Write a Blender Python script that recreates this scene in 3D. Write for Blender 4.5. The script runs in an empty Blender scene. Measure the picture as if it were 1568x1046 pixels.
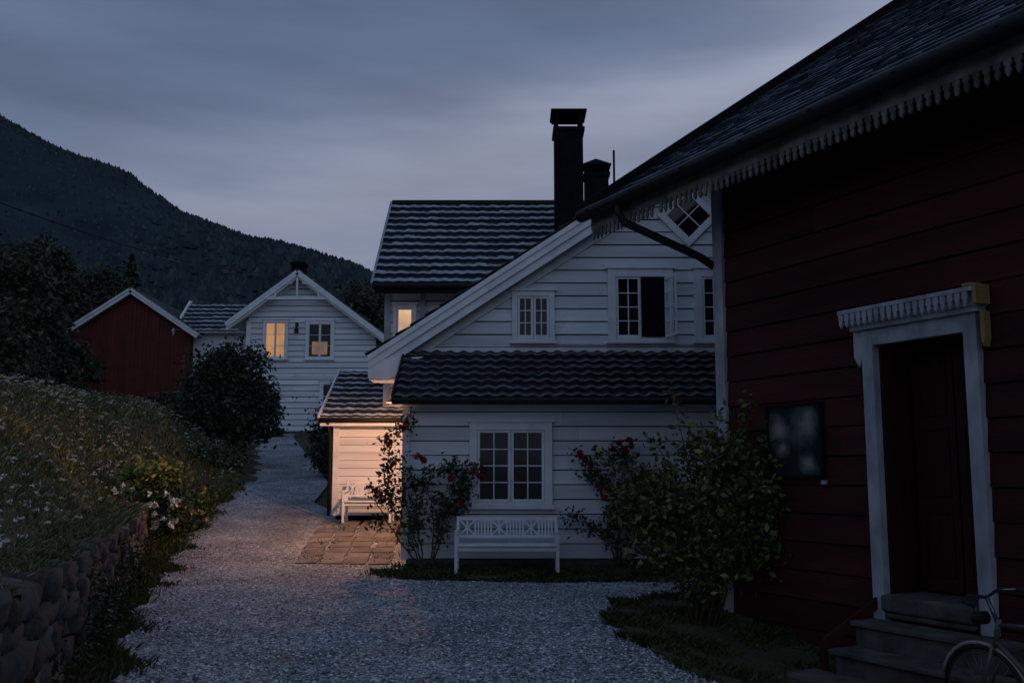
import bpy, bmesh, math, random
import numpy as np
from mathutils import Vector, Matrix
from mathutils import noise as mn
random.seed(7); rng=np.random.default_rng(7)
scene=bpy.context.scene
COL=scene.collection
rad=math.radians

# ---------------------------------------------------------------- materials
def new_mat(name):
    m=bpy.data.materials.new(name); m.use_nodes=True
    nt=m.node_tree; return m,nt,nt.nodes['Principled BSDF']
def link(nt,a,b): nt.links.new(a,b)
def ramp(nt,stops,fac=None):
    r=nt.nodes.new('ShaderNodeValToRGB')
    e=r.color_ramp.elements
    while len(e)<len(stops): e.new(0.5)
    for i,(p,c) in enumerate(stops):
        e[i].position=p; e[i].color=(c[0],c[1],c[2],1)
    if fac is not None: link(nt,fac,r.inputs[0])
    return r
def mat(name,c1,c2=None,scale=4,rough=.7,bump=.1,bscale=None,stretch=(1,1,1),island=0.0,spec=.4,detail=6,bdist=.02):
    m,nt,p=new_mat(name)
    c2=c2 or tuple(x*.7 for x in c1)
    tc=nt.nodes.new('ShaderNodeTexCoord'); mp=nt.nodes.new('ShaderNodeMapping')
    mp.inputs['Scale'].default_value=stretch; link(nt,tc.outputs['Object'],mp.inputs[0])
    n=nt.nodes.new('ShaderNodeTexNoise'); n.inputs['Scale'].default_value=scale; n.inputs['Detail'].default_value=detail
    link(nt,mp.outputs[0],n.inputs['Vector'])
    r=ramp(nt,[(.3,c2),(.7,c1)],n.outputs['Fac'])
    out=r.outputs[0]
    if island>0:
        g=nt.nodes.new('ShaderNodeNewGeometry')
        mr=nt.nodes.new('ShaderNodeMapRange'); mr.inputs['To Min'].default_value=1-island; mr.inputs['To Max'].default_value=1+island*.5
        link(nt,g.outputs['Random Per Island'],mr.inputs[0])
        mx=nt.nodes.new('ShaderNodeVectorMath'); mx.operation='SCALE'
        link(nt,out,mx.inputs[0]); link(nt,mr.outputs[0],mx.inputs['Scale']); out=mx.outputs[0]
    link(nt,out,p.inputs['Base Color'])
    p.inputs['Roughness'].default_value=rough; p.inputs['Specular IOR Level'].default_value=spec
    if bump>0:
        n2=nt.nodes.new('ShaderNodeTexNoise'); n2.inputs['Scale'].default_value=bscale or scale*5; n2.inputs['Detail'].default_value=3
        link(nt,mp.outputs[0],n2.inputs['Vector'])
        b=nt.nodes.new('ShaderNodeBump'); b.inputs['Strength'].default_value=bump; b.inputs['Distance'].default_value=bdist
        link(nt,n2.outputs['Fac'],b.inputs['Height']); link(nt,b.outputs[0],p.inputs['Normal'])
    return m
def leafmat(name,stops,rough=.6):
    m,nt,p=new_mat(name)
    g=nt.nodes.new('ShaderNodeNewGeometry')
    r=ramp(nt,stops,g.outputs['Random Per Island'])
    link(nt,r.outputs[0],p.inputs['Base Color']); p.inputs['Roughness'].default_value=rough
    p.inputs['Specular IOR Level'].default_value=.25
    return m
def emis(name,c,s,var=.3):
    m,nt,p=new_mat(name)
    tc=nt.nodes.new('ShaderNodeTexCoord'); n=nt.nodes.new('ShaderNodeTexNoise'); n.inputs['Scale'].default_value=1.5
    link(nt,tc.outputs['Object'],n.inputs['Vector'])
    r=ramp(nt,[(.3,tuple(x*(1-var) for x in c)),(.65,c)],n.outputs['Fac'])
    p.inputs['Base Color'].default_value=(.1,.08,.05,1)
    link(nt,r.outputs[0],p.inputs['Emission Color']); p.inputs['Emission Strength'].default_value=s
    p.inputs['Roughness'].default_value=.15
    return m

M_white=mat('white_clapboard_paint',(.74,.78,.82),(.54,.585,.635),scale=1.6,rough=.6,bump=.15,bscale=14,stretch=(.25,1,3),island=.12,spec=.3)
M_shadow_gap=mat('shadow_line_wall_core',(.075,.075,.085),(.04,.04,.045),rough=.9,bump=0)  # dark colour stands in for shadow lines between the boards
M_trim=mat('white_trim_paint',(.78,.81,.84),(.60,.64,.69),scale=3,rough=.5,bump=.08,bscale=25)
M_red=mat('red_board_paint',(.072,.016,.015),(.028,.009,.008),scale=1.3,rough=.8,bump=.4,bscale=22,stretch=(.3,1,3),island=.30,spec=.2)
M_redbarn=mat('barn_red_paint',(.13,.022,.017),(.07,.014,.012),scale=2,rough=.8,bump=.1,island=.15)
M_oldtrim=mat('weathered_trim_paint',(.42,.45,.49),(.20,.22,.25),scale=5,rough=.7,bump=.25,bscale=30,stretch=(1,1,.5))
M_scallop=mat('scallop_trim_paint',(.24,.245,.22),(.07,.07,.065),scale=5,rough=.8,bump=.2,island=.40)
M_ochre=mat('ochre_paint',(.34,.23,.08),(.20,.14,.055),scale=5,rough=.7,bump=.2)
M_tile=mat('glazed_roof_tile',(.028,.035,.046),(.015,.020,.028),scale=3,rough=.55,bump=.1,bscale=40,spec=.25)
M_tile_hl=mat('roof_tile_painted_highlight',(.38,.455,.54),(.19,.235,.285),scale=6,rough=.4,bump=.1,bscale=40,spec=.6)  # pale colour paints the sky highlight along each tile course
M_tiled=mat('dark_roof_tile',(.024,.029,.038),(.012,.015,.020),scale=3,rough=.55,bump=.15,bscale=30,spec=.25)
M_tiled_hl=mat('dark_tile_painted_highlight',(.095,.115,.14),(.036,.045,.056),scale=7,rough=.4,bump=.15,bscale=30,spec=.5)  # weaker painted highlight for the darker roofs
M_slate=mat('old_slate',(.056,.078,.108),(.022,.030,.044),scale=2.2,rough=.6,bump=.3,bscale=30,island=.4,spec=.4)
M_black=mat('black_metal',(.012,.013,.016),(.008,.008,.010),rough=.6,bump=.05,spec=.25)
M_chim=mat('chimney_cladding',(.010,.012,.016),(.005,.006,.008),rough=.9,bump=.15,spec=.06)
M_found=mat('foundation_stone',(.10,.10,.10),(.05,.05,.05),scale=5,bump=.6)
M_stone=mat('wall_stone',(.13,.125,.12),(.034,.033,.032),scale=3.5,rough=.9,bump=.9,bscale=14,island=.55,bdist=.03,spec=.2)
M_step=mat('worn_step',(.115,.112,.108),(.040,.039,.038),scale=4,rough=.9,bump=.6,bscale=18,spec=.2)
M_paver=mat('paver_stone',(.20,.18,.17),(.10,.09,.085),scale=3,rough=.85,bump=.5,island=.35)
M_bark=mat('bark',(.07,.055,.042),(.03,.025,.02),scale=9,rough=.95,bump=.7,stretch=(1,1,.3))
M_stem=mat('rose_stem',(.07,.055,.03),(.04,.035,.02),scale=9)
M_glass,nt,p=new_mat('dark_window_glass')
p.inputs['Roughness'].default_value=.06; p.inputs['Specular IOR Level'].default_value=.34
tc=nt.nodes.new('ShaderNodeTexCoord'); n=nt.nodes.new('ShaderNodeTexNoise'); n.inputs['Scale'].default_value=2.2
link(nt,tc.outputs['Object'],n.inputs['Vector']); r=ramp(nt,[(.35,(.003,.005,.006)),(.7,(.014,.020,.022))],n.outputs['Fac']); link(nt,r.outputs[0],p.inputs['Base Color'])
M_lit=emis('lit_window_glass',(1,.50,.19),.46)
M_lit2=emis('dim_lit_window_glass',(.9,.46,.24),.24,.6)
M_lit3=emis('porch_window_glass',(1,.60,.34),.75,.4)
M_lamp=emis('lamp_glass',(1,.6,.3),3)

# ---------------------------------------------------------------- mesh helpers
class Part:
    def __init__(s): s.v=[]; s.f=[]
    def add(s,vs,fs):
        o=len(s.v); s.v+= [tuple(a) for a in vs]; s.f+=[tuple(i+o for i in f) for f in fs]
    def box(s,x0,x1,y0,y1,z0,z1):
        s.add([(x0,y0,z0),(x1,y0,z0),(x1,y1,z0),(x0,y1,z0),(x0,y0,z1),(x1,y0,z1),(x1,y1,z1),(x0,y1,z1)],
              [(0,3,2,1),(4,5,6,7),(0,1,5,4),(1,2,6,5),(2,3,7,6),(3,0,4,7)])
    def prism(s,pts,y0,y1):
        n=len(pts); s.add([(a,y0,b) for a,b in pts]+[(a,y1,b) for a,b in pts],
              [tuple(range(n)),tuple(range(2*n-1,n-1,-1))]+[(i,i+n,(i+1)%n+n,(i+1)%n) for i in range(n)])
    def prismx(s,pts,x0,x1):
        n=len(pts); s.add([(x0,a,b) for a,b in pts]+[(x1,a,b) for a,b in pts],
              [tuple(range(n)),tuple(range(2*n-1,n-1,-1))]+[(i,i+n,(i+1)%n+n,(i+1)%n) for i in range(n)])
    def beam(s,p,q,w,h,up=(0,0,1)):
        p=Vector(p);q=Vector(q);d=(q-p).normalized();u=Vector(up)
        if abs(d.dot(u))>.98:u=Vector((1,0,0))
        a=d.cross(u).normalized()*w/2;b=a.cross(d).normalized()*h/2
        s.add([p-a-b,p+a-b,p+a+b,p-a+b,q-a-b,q+a-b,q+a+b,q-a+b],[(0,1,2,3),(7,6,5,4),(0,4,5,1),(1,5,6,2),(2,6,7,3),(3,7,4,0)])
    def tube(s,pts,r,n=8,r2=None,closed=False):
        pts=[Vector(p) for p in pts]; m=len(pts); vs=[];fs=[]; prev=None
        for i,p in enumerate(pts):
            if closed: d=pts[(i+1)%m]-pts[i-1]
            else: d=pts[min(i+1,m-1)]-pts[max(i-1,0)]
            d.normalize()
            if prev is None:
                a=d.orthogonal().normalized()
            else:
                a=(prev-d*prev.dot(d)).normalized()
            prev=a; b=d.cross(a)
            rr=r if r2 is None else r+(r2-r)*i/(m-1)
            for k in range(n):
                t=2*math.pi*k/n; vs.append(p+a*rr*math.cos(t)+b*rr*math.sin(t))
        for i in range(m if closed else m-1):
            j=(i+1)%m
            for k in range(n): fs.append((i*n+k,i*n+(k+1)%n,j*n+(k+1)%n,j*n+k))
        if not closed: fs+= [tuple(range(n-1,-1,-1)),tuple((m-1)*n+k for k in range(n))]
        s.add(vs,fs)
def obj(name,part,m,parent=None,smooth=False,bevel=0):
    me=bpy.data.meshes.new(name); me.from_pydata(part.v,[],part.f); me.validate(); me.update()
    me.materials.append(m)
    if smooth:
        for p in me.polygons:p.use_smooth=True
    o=bpy.data.objects.new(name,me); COL.objects.link(o)
    if parent:o.parent=parent
    if bevel:
        b=o.modifiers.new('bevel','BEVEL'); b.width=bevel; b.segments=2; b.limit_method='ANGLE'
    return o
def npmesh(name,V,F,m,parent=None,smooth=False,m2=None,idx=None):
    me=bpy.data.meshes.new(name); V=np.asarray(V,dtype=np.float32);F=np.asarray(F,dtype=np.int32); k=F.shape[1]
    me.vertices.add(len(V)); me.vertices.foreach_set('co',V.ravel())
    me.loops.add(F.size); me.loops.foreach_set('vertex_index',F.ravel())
    me.polygons.add(len(F)); me.polygons.foreach_set('loop_start',np.arange(0,F.size,k,dtype=np.int32))
    try: me.polygons.foreach_set('loop_total',np.full(len(F),k,dtype=np.int32))
    except Exception: pass
    if smooth: me.polygons.foreach_set('use_smooth',np.ones(len(F),dtype=bool))
    me.materials.append(m)
    if m2 is not None:
        me.materials.append(m2); me.polygons.foreach_set('material_index',idx.astype(np.int32))
    me.update(calc_edges=True); me.validate()
    o=bpy.data.objects.new(name,me); COL.objects.link(o)
    if parent:o.parent=parent
    return o
def empty(name,loc=(0,0,0),rz=0):
    e=bpy.data.objects.new(name,None); e.location=loc; e.rotation_euler=(0,0,rz); COL.objects.link(e); return e
def unit(n):
    a=rng.normal(size=(n,3)); return a/np.linalg.norm(a,axis=1)[:,None]
def leaves_at(C,size):
    n=len(C); a=unit(n); b=unit(n)
    b=np.cross(a,b); b/=np.linalg.norm(b,axis=1)[:,None]
    s=(size*rng.uniform(.6,1.35,n))[:,None]
    V=np.stack([C-a*s,C+b*s*.5-a*s*.1,C+a*s,C-b*s*.5-a*s*.1],1).reshape(-1,3)
    F=np.arange(4*n).reshape(n,4); return V,F
def blob_pts(blobs,per=38,spread=.16):
    out=[]
    for (cx,cy,cz,rx,ry,rz,n) in blobs:
        k=max(4,n//per); d=unit(k)*(rng.uniform(0.15,1,k)**(1/2.4))[:,None]
        cc=d*np.array([rx,ry,rz])+np.array([cx,cy,cz])
        idx=rng.integers(0,k,n); sc=rng.uniform(.6,1.5,k)
        P=cc[idx]+rng.normal(size=(n,3))*np.array([rx,ry,rz])*spread*sc[idx][:,None]
        out.append(P)
    return np.concatenate(out)
def foliage(name,blobs,size,m,parent=None,per=38,spread=.16,zmin=None):
    P=blob_pts(blobs,per,spread)
    if zmin is not None: P=P[P[:,2]>zmin]
    V,F=leaves_at(P,size); return npmesh(name,V,F,m,parent)
def ss(t):
    t=np.clip(t,0,1); return t*t*(3-2*t)

# ---------------------------------------------------------------- ground shape
def xe(y): return np.interp(y,[-30,6,7.94,19.1,23.4,28.8,43,60,400],[-3.2,-3.1,-3.64,-7.13,-7.15,-7.55,-11.3,-15,-60])
def gl(y): return np.interp(y,[-30,5,7.94,11,14.4,20.1,23.4,28.8,36,43,60],[-2.6,-2.4,-3.1,-4.2,-5.2,-6.5,-6.95,-7.35,-9.1,-11.1,-15])
def base(y): return np.interp(y,[-50,16.2,17.2,18,45,60,350,900],[0,0,.05,.13,3.36,4.6,16,40])
def hf(x,y):
    x=np.asarray(x,float);y=np.asarray(y,float)
    z=base(y)
    d=np.maximum(xe(y)-x,0)
    Hm=np.interp(y,[0,22,30,38,45,55,80,350],[3.3,3.3,2.3,1.0,1.0,1.9,3,3])
    wh=np.interp(y,[0,17,21.5,24],[.95,.95,.35,.15])
    z=z+wh*ss((d-.02)/.12)+Hm*np.tanh(.75*np.maximum(d-.25,0)/Hm)
    z=z+.05*np.sin(x*1.7+y*.9)*ss(d/1.5)+.04*np.sin(x*.6-y*2.3)*ss(d/1.5)
    z=z-.3*ss((x-1.0)/1.6)*ss((12.2-y)/2.2)
    z=z+.012*np.sin(x*2.1+.7*y)*np.cos(y*1.3)
    return z

M_ground=mat('meadow_soil',(.06,.07,.028),(.026,.032,.014),scale=1.4,rough=.95,bump=.9,bscale=9,bdist=.06)
ys=np.concatenate([np.arange(-30,5,1.5),np.arange(5,48,.3),np.arange(48,90,2.0),np.geomspace(92,1200,22)])
offs=np.concatenate([-np.geomspace(900,14,16),-np.arange(13.5,.6,-.45),[-.4,-.25,-.15,-.1,-.05,0,.1,.3,.6],np.arange(1,17,.5),np.geomspace(18,900,16)])
Yg,Og=np.meshgrid(ys,offs,indexing='ij'); Xg=xe(Yg)+Og; Zg=hf(Xg,Yg)
ing=(Xg>gl(Yg)+.15)&(Yg<46)
Zg=Zg-np.where(ing,.07,0)
V=np.stack([Xg,Yg,Zg],-1).reshape(-1,3); a,b=Yg.shape
I=np.arange(a*b).reshape(a,b)
F=np.stack([I[:-1,:-1],I[:-1,1:],I[1:,1:],I[1:,:-1]],-1).reshape(-1,4)
npmesh('ground',V,F,M_ground,smooth=True)

# gravel
M_grav,nt,p=new_mat('gravel')
tc=nt.nodes.new('ShaderNodeTexCoord')
v1=nt.nodes.new('ShaderNodeTexVoronoi'); v1.inputs['Scale'].default_value=34; link(nt,tc.outputs['Object'],v1.inputs['Vector'])
sp=nt.nodes.new('ShaderNodeSeparateColor'); link(nt,v1.outputs['Color'],sp.inputs[0])
r1=ramp(nt,[(0,(.09,.096,.108)),(.5,(.26,.272,.30)),(1,(.62,.64,.675))],sp.outputs[0])
nn=nt.nodes.new('ShaderNodeTexNoise'); nn.inputs['Scale'].default_value=.8; nn.inputs['Detail'].default_value=8; link(nt,tc.outputs['Object'],nn.inputs['Vector'])
r2=ramp(nt,[(.32,(.50,.50,.49)),(.62,(1.15,1.15,1.15))],nn.outputs['Fac'])
mm=nt.nodes.new('ShaderNodeVectorMath'); mm.operation='MULTIPLY'; link(nt,r1.outputs[0],mm.inputs[0]); link(nt,r2.outputs[0],mm.inputs[1])
link(nt,mm.outputs[0],p.inputs['Base Color']); p.inputs['Roughness'].default_value=.85
bp=nt.nodes.new('ShaderNodeBump'); bp.invert=True; bp.inputs['Distance'].default_value=.03; bp.inputs['Strength'].default_value=.9
link(nt,v1.outputs['Distance'],bp.inputs['Height']); link(nt,bp.outputs[0],p.inputs['Normal'])
def gr(y): return np.interp(y,[-30,16.95,17.05,19,22,24.4,28,35,43,60],[14,14,-1.7,-2.0,-3.6,-4.8,-5.1,-7.1,-9.4,-12.5])
yr=np.concatenate([np.arange(-20,5,1.0),np.arange(5,46,.12)])
T=np.linspace(0,1,60)
lft=gl(yr)+.10*np.sin(yr*3.1)+.07*np.sin(yr*7.3+1)+rng.normal(size=len(yr))*.035
Y2,T2=np.meshgrid(yr,T,indexing='ij'); X2=lft[:,None]*(1-T2)+gr(yr)[:,None]*T2
Z2=hf(np.maximum(X2,xe(Y2)+.05),Y2)+.012
V=np.stack([X2,Y2,Z2],-1).reshape(-1,3);a,b=Y2.shape;I=np.arange(a*b).reshape(a,b)
F=np.stack([I[:-1,:-1],I[:-1,1:],I[1:,1:],I[1:,:-1]],-1).reshape(-1,4)
gravel=npmesh('gravel_path',V,F,M_grav,smooth=True)
n=50000
py=7+ (rng.uniform(0,1,n)**1.5)*12; px=gl(py)-.1+rng.uniform(0,1,n)*(4.6-gl(py))
okm=((px>gl(py)+.02)|(rng.uniform(0,1,n)<.3))&((py<16.9)|(px<-2.0)); px=px[okm];py=py[okm];n=len(px)
C=np.stack([px,py,hf(np.maximum(px,xe(py)+.1),py)+.016],1)
D=np.array([[1,0,0],[0,1,0],[-1,0,0],[0,-1,0],[0,0,.7],[0,0,-.7]])
s=rng.uniform(.006,.021,(n,1,1)); J=D[None]*s*rng.uniform(.6,1.3,(n,6,3)); th=rng.uniform(0,6.28,n)
co,si=np.cos(th)[:,None],np.sin(th)[:,None]
JX=J[:,:,0]*co-J[:,:,1]*si; JY=J[:,:,0]*si+J[:,:,1]*co
V=(np.stack([JX,JY,J[:,:,2]],-1)+C[:,None,:]).reshape(-1,3)
fb=np.array([[0,1,4],[1,2,4],[2,3,4],[3,0,4]])
F=(fb[None]+(np.arange(n)*6)[:,None,None]).reshape(-1,3)
M_peb=leafmat('pebble_stone',[(0,(.05,.05,.058)),(.5,(.24,.25,.275)),(.85,(.50,.515,.54)),(1,(.74,.76,.79))],.8)
npmesh('pebbles',V,F,M_peb,parent=gravel)

# ---------------------------------------------------------------- grass
def blades(name,P,h,w,m,parent=None,lean=.5):
    n=len(P); az=rng.uniform(0,6.28,n); hh=h*rng.uniform(.5,1.3,n); ww=w
    sx=np.cos(az)*ww;sy=np.sin(az)*ww; l=rng.normal(size=(n,2))*lean*hh[:,None]*.6
    A=P+np.stack([-sx,-sy,np.zeros(n)],1);B=P+np.stack([sx,sy,np.zeros(n)],1)
    Mx=P+np.stack([l[:,0]*.35,l[:,1]*.35,hh*.6],1)
    Tt=P+np.stack([l[:,0],l[:,1],hh],1)
    V=np.stack([A,B,Mx+np.stack([sx,sy,sx*0],1)*.7,Tt],1).reshape(-1,3)
    F=np.arange(4*n).reshape(n,4); return npmesh(name,V,F,m,parent)
M_mead=leafmat('meadow_grass_blades',[(0,(.042,.054,.024)),(.4,(.082,.096,.040)),(.7,(.13,.138,.062)),(.88,(.19,.175,.105)),(1,(.27,.25,.17))],.85)
M_lawn=leafmat('lawn_blades',[(0,(.02,.03,.01)),(.6,(.04,.055,.018)),(1,(.08,.09,.03))],.8)
n=130000
y=5+ (rng.uniform(0,1,n)**1.35)*38; d=.12+ (rng.uniform(0,1,n)**1.3)*13
x=xe(y)-d; clump=np.sin(x*1.9+y*1.1)+np.sin(y*2.7-x*1.3)+rng.normal(size=n)*.8
k=clump>-1.3; x,y,d=x[k],y[k],d[k]
P=np.stack([x,y,hf(x,y)-.02],1)
hgt=(.19+.07*np.sin(x*2.3)*np.sin(y*1.4)+.05*np.sin(x*5.1+y*3.7))*np.interp(y,[5,9,16],[.25,.5,1])*np.interp(d,[0,.6,2],[.40,.6,1])
meadow=blades('meadow_grass',P,np.maximum(hgt,.04),.0024+.00055*y,M_mead,lean=.8)
def dots(name,P,size,m,parent,per=3):
    PP=np.repeat(P,per,0)+rng.normal(size=(len(P)*per,3))*size*.5
    V,F=leaves_at(PP,size); return npmesh(name,V,F,m,parent)
def umbels(name,P,R,m,parent,per=16,size=.012):
    n=len(P); r=R[:,None]*np.sqrt(rng.uniform(0,1,(n,per))); a=rng.uniform(0,6.28,(n,per))
    Q=np.stack([P[:,None,0]+r*np.cos(a),P[:,None,1]+r*np.sin(a),P[:,None,2]+rng.normal(size=(n,per))*.008],-1).reshape(-1,3)
    V,F=leaves_at(Q,size); return npmesh(name,V,F,m,parent)
M_wf=leafmat('white_petals',[(0,(.46,.46,.44)),(1,(.78,.78,.74))])
M_yf=leafmat('yellow_petals',[(0,(.35,.28,.05)),(1,(.6,.5,.12))])
M_tan=leafmat('seed_heads',[(0,(.18,.13,.09)),(1,(.30,.23,.16))])
n=3300; y=6.5+rng.uniform(0,1,n)**1.2*28; x=xe(y)-.15-rng.uniform(0,1,n)**1.1*9
k=(np.sin(x*1.1+y*.8)+np.sin(y*1.9)+rng.normal(size=n)*.6)>.08; x,y=x[k],y[k]
h_=np.interp(y,[5,9,16],[.08,.16,.29])
umbels('white_wildflowers',np.stack([x,y,hf(x,y)+h_*rng.uniform(.7,1.35,len(x))],1),rng.uniform(.018,.06,len(x))*np.interp(y,[6,20],[.6,1.3]),M_wf,meadow,12,.015)
n=5000; y=6+rng.uniform(0,1,n)*32; x=xe(y)-.2-rng.uniform(0,1,n)*10; h_=np.interp(y,[5,9,16],[.08,.16,.30])
dots('seed_heads',np.stack([x,y,hf(x,y)+h_*rng.uniform(.7,1.3,n)],1),.017,M_tan,meadow,2)
n=700; y=7+rng.uniform(0,1,n)*20; x=xe(y)-.2-rng.uniform(0,1,n)*7; h_=np.interp(y,[5,9,16],[.09,.17,.28])
dots('yellow_wildflowers',np.stack([x,y,hf(x,y)+h_],1),.020,M_yf,meadow,3)
n=26000; y=5+rng.uniform(0,1,n)**1.3*20; t=rng.uniform(0,1,n); xa=xe(y)+.03; xb=gl(y)+.12*np.sin(y*3.1)+.06
x=xa+(xb-xa)*t; P=np.stack([x,y,hf(np.maximum(x,xe(y)+.03),y)-.02],1)
verge=blades('grass_verge',P,np.full(n,.12),.005+.0006*y,M_lawn)
n=5000; y=6+rng.uniform(0,1,n)*18; x=gl(y)+.12*np.sin(y*3.1)+np.abs(rng.normal(size=n))*.16; k=(np.sin(y*6.1)+np.sin(y*2.3+1)+rng.normal(size=n)*.4)>.3; x,y=x[k],y[k]
blades('edge_tufts',np.stack([x,y,hf(x,y)],1),np.full(len(x),.07),.004+.0005*y,M_lawn,verge,lean=1)
def bed(name,poly,nbl,h=.12):
    poly=np.array(poly); c=poly.mean(0); k=len(poly)
    fine=[]
    for i in range(k):
        for t in np.linspace(0,1,8,endpoint=False): fine.append(poly[i]*(1-t)+poly[(i+1)%k]*t)
    fine=np.array(fine); fine+=rng.normal(size=fine.shape)*.05; m=len(fine)
    V=[];R=[1.0,.96,.85,.6,.3]
    for r_ in R:
        q=c+(fine-c)*r_; z=hf(q[:,0],q[:,1])+(-.02 if r_==1 else .045); V.append(np.stack([q[:,0],q[:,1],np.broadcast_to(z,(m,))],1))
    V=np.concatenate(V); F=[]
    for a_ in range(len(R)-1):
        for i in range(m): F.append((a_*m+i,a_*m+(i+1)%m,(a_+1)*m+(i+1)%m,(a_+1)*m+i))
    me=Part(); me.v=[tuple(v) for v in V]; me.f=F+[tuple((len(R)-1)*m+i for i in range(m))]
    o=obj(name,me,M_ground,smooth=True)
    i=rng.integers(0,m,nbl); t=np.sqrt(rng.uniform(0,1,nbl))*(1.03+np.abs(rng.normal(size=nbl))*.02); u=rng.uniform(0,1,nbl)[:,None]
    q=c+((fine[i]*(1-u)+fine[(i+1)%m]*u)-c)*t[:,None]
    blades(name+'_blades',np.stack([q[:,0],q[:,1],hf(q[:,0],q[:,1])+.01],1),np.full(nbl,h)*(.7+.5*np.sin(q[:,0]*4)*np.sin(q[:,1]*5)),.005+.0006*q[:,1],M_lawn,o,lean=.9)
    return o
bed('grass_bed',[(-2.2,16.3),(-1.6,15.4),(0,15.05),(2.2,15.0),(4.6,15.2),(6.5,15.5),(6.5,17.1),(-1.75,17.1)],12000,.11)
bed('grass_bed',[(2.9,13.3),(2.1,13.2),(1.3,12.4),(1.05,11.2),(1.15,10),(1.5,8.7),(2.2,7.9),(2.9,6.6),(4.4,6.4),(3.6,10.2),(3.0,11.8)],16000,.10)

# ---------------------------------------------------------------- building helpers
def siding(P,org,u,nrm,lf,rf,z0,z1,pitch,dep=.034,gap=.018):  # gap leaves a groove where the dark core draws a shadow line
    org=Vector(org);u=Vector(u);nrm=Vector(nrm)
    z=z0
    def pt(a,dd,zz): 
        q=org+u*a+nrm*dd; return (q.x,q.y,zz)
    while z<z1-1e-4:
        zt=min(z+pitch,z1); j=random.uniform(-.003,.003); ze=zt-gap*random.uniform(.7,1.2)
        l0,r0,l1,r1=lf(z),rf(z),lf(zt),rf(zt)
        if r0-l0<.05: break
        if r1<l1: l1=r1=(l1+r1)/2
        cuts=[0]; L=r0-l0; c=random.uniform(1.5,4.5)
        while c<L-.5: cuts.append(c/L); c+=random.uniform(3,4.8)
        cuts.append(1)
        for i in range(len(cuts)-1):
            a,b=cuts[i],cuts[i+1]; j2=j+random.uniform(-.002,.002); g=.002/L if i else 0
            A0=l0+L*(a+g);B0=l0+L*b;A1=l1+(r1-l1)*(a+g);B1=l1+(r1-l1)*b
            P.add([pt(A0,dep+j2,z),pt(B0,dep+j2,z),pt(B1,.010,ze),pt(A1,.010,ze),pt(A0,0,z+.006),pt(B0,0,z+.006)],[(0,1,2,3),(4,5,1,0)])
        z=zt
def tile_roof(name,O,u,s,L,S,m,parent,course=.32,tw=.24,amp=.022,step=.045,sub=8,flat=False,thick=.1,under=None,jit=.004,hl_band=.36):
    O=np.array(O,float);u=np.array(u,float);s=np.array(s,float);u/=np.linalg.norm(u);s/=np.linalg.norm(s)
    nn_=np.cross(u,s)
    if nn_[2]<0: nn_=-nn_
    nc=int(round(S/course)); course=S/nc; nt_=int(round(L/tw)); tw=L/nt_
    if flat:
        P=Part()
        for j in range(nc):
            x=-random.uniform(0,tw)
            while x<L:
                w=tw*random.uniform(.8,1.2); a=max(x,0)+.004;b=min(x+w,L)-.004; x+=w
                if b-a<.02: continue
                h1=step+random.uniform(-jit,jit); c0=j*course-.02+random.uniform(-.008,.008); c1=(j+1)*course+.03
                q=[O+u*a+s*c0+nn_*h1,O+u*b+s*c0+nn_*(h1+random.uniform(-jit,jit)),O+u*b+s*c1+nn_*.01,O+u*a+s*c1+nn_*.01,O+u*a+s*c0,O+u*b+s*c0]
                P.add(q,[(0,1,2,3),(4,5,1,0)])
        o=obj(name,P,m,parent)
    else:
        ml=M_tile_hl if m is M_tile else M_tiled_hl
        ua=np.linspace(0,L,nt_*sub+1); ph=(ua/tw)%1
        wave=np.where(ph<.62,np.sin(ph/.62*math.pi),-.25*np.sin((ph-.62)/.38*math.pi))*amp
        rows=[]
        for j in range(nc):
            dj=np.repeat(rng.normal(size=nt_)*jit,sub); dj=np.append(dj,dj[-1])
            nv=np.repeat(rng.uniform(.6,1.25,nt_),sub); nv=np.append(nv,nv[-1])
            rows.append(O[None]+ua[:,None]*u+s*(j*course+.025)+(wave)[:,None]*nn_)
            rows.append(O[None]+ua[:,None]*u+s*(j*course-.02)+(wave+dj+step*.9)[:,None]*nn_)
            rows.append(O[None]+ua[:,None]*u+s[None]*(j*course+course*hl_band*nv)[:,None]+(wave+dj+step*.75)[:,None]*nn_)
            rows.append(O[None]+ua[:,None]*u+s*((j+1)*course+.02)+(wave+dj*.5+.002)[:,None]*nn_)
        G=np.array(rows); a,b=G.shape[:2]; I=np.arange(a*b).reshape(a,b)
        F=np.stack([I[:-1,:-1],I[:-1,1:],I[1:,1:],I[1:,:-1]],-1).reshape(-1,4)
        idx=np.repeat((np.arange(a-1)%4==1),b-1)  # band of each course that carries the painted highlight
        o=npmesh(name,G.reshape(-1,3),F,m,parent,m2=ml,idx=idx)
    P=Part(); t=thick
    q=[O,O+u*L,O+u*L+s*S,O+s*S]
    top=[a_-nn_*.012 for a_ in q]; bot=[a_-nn_*t for a_ in q]
    P.add(top+bot,[(0,1,2,3),(7,6,5,4),(0,4,5,1),(1,5,6,2),(2,6,7,3),(3,7,4,0)])
    obj(name+'_deck',P,under or M_trim,parent)
    return o
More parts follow.
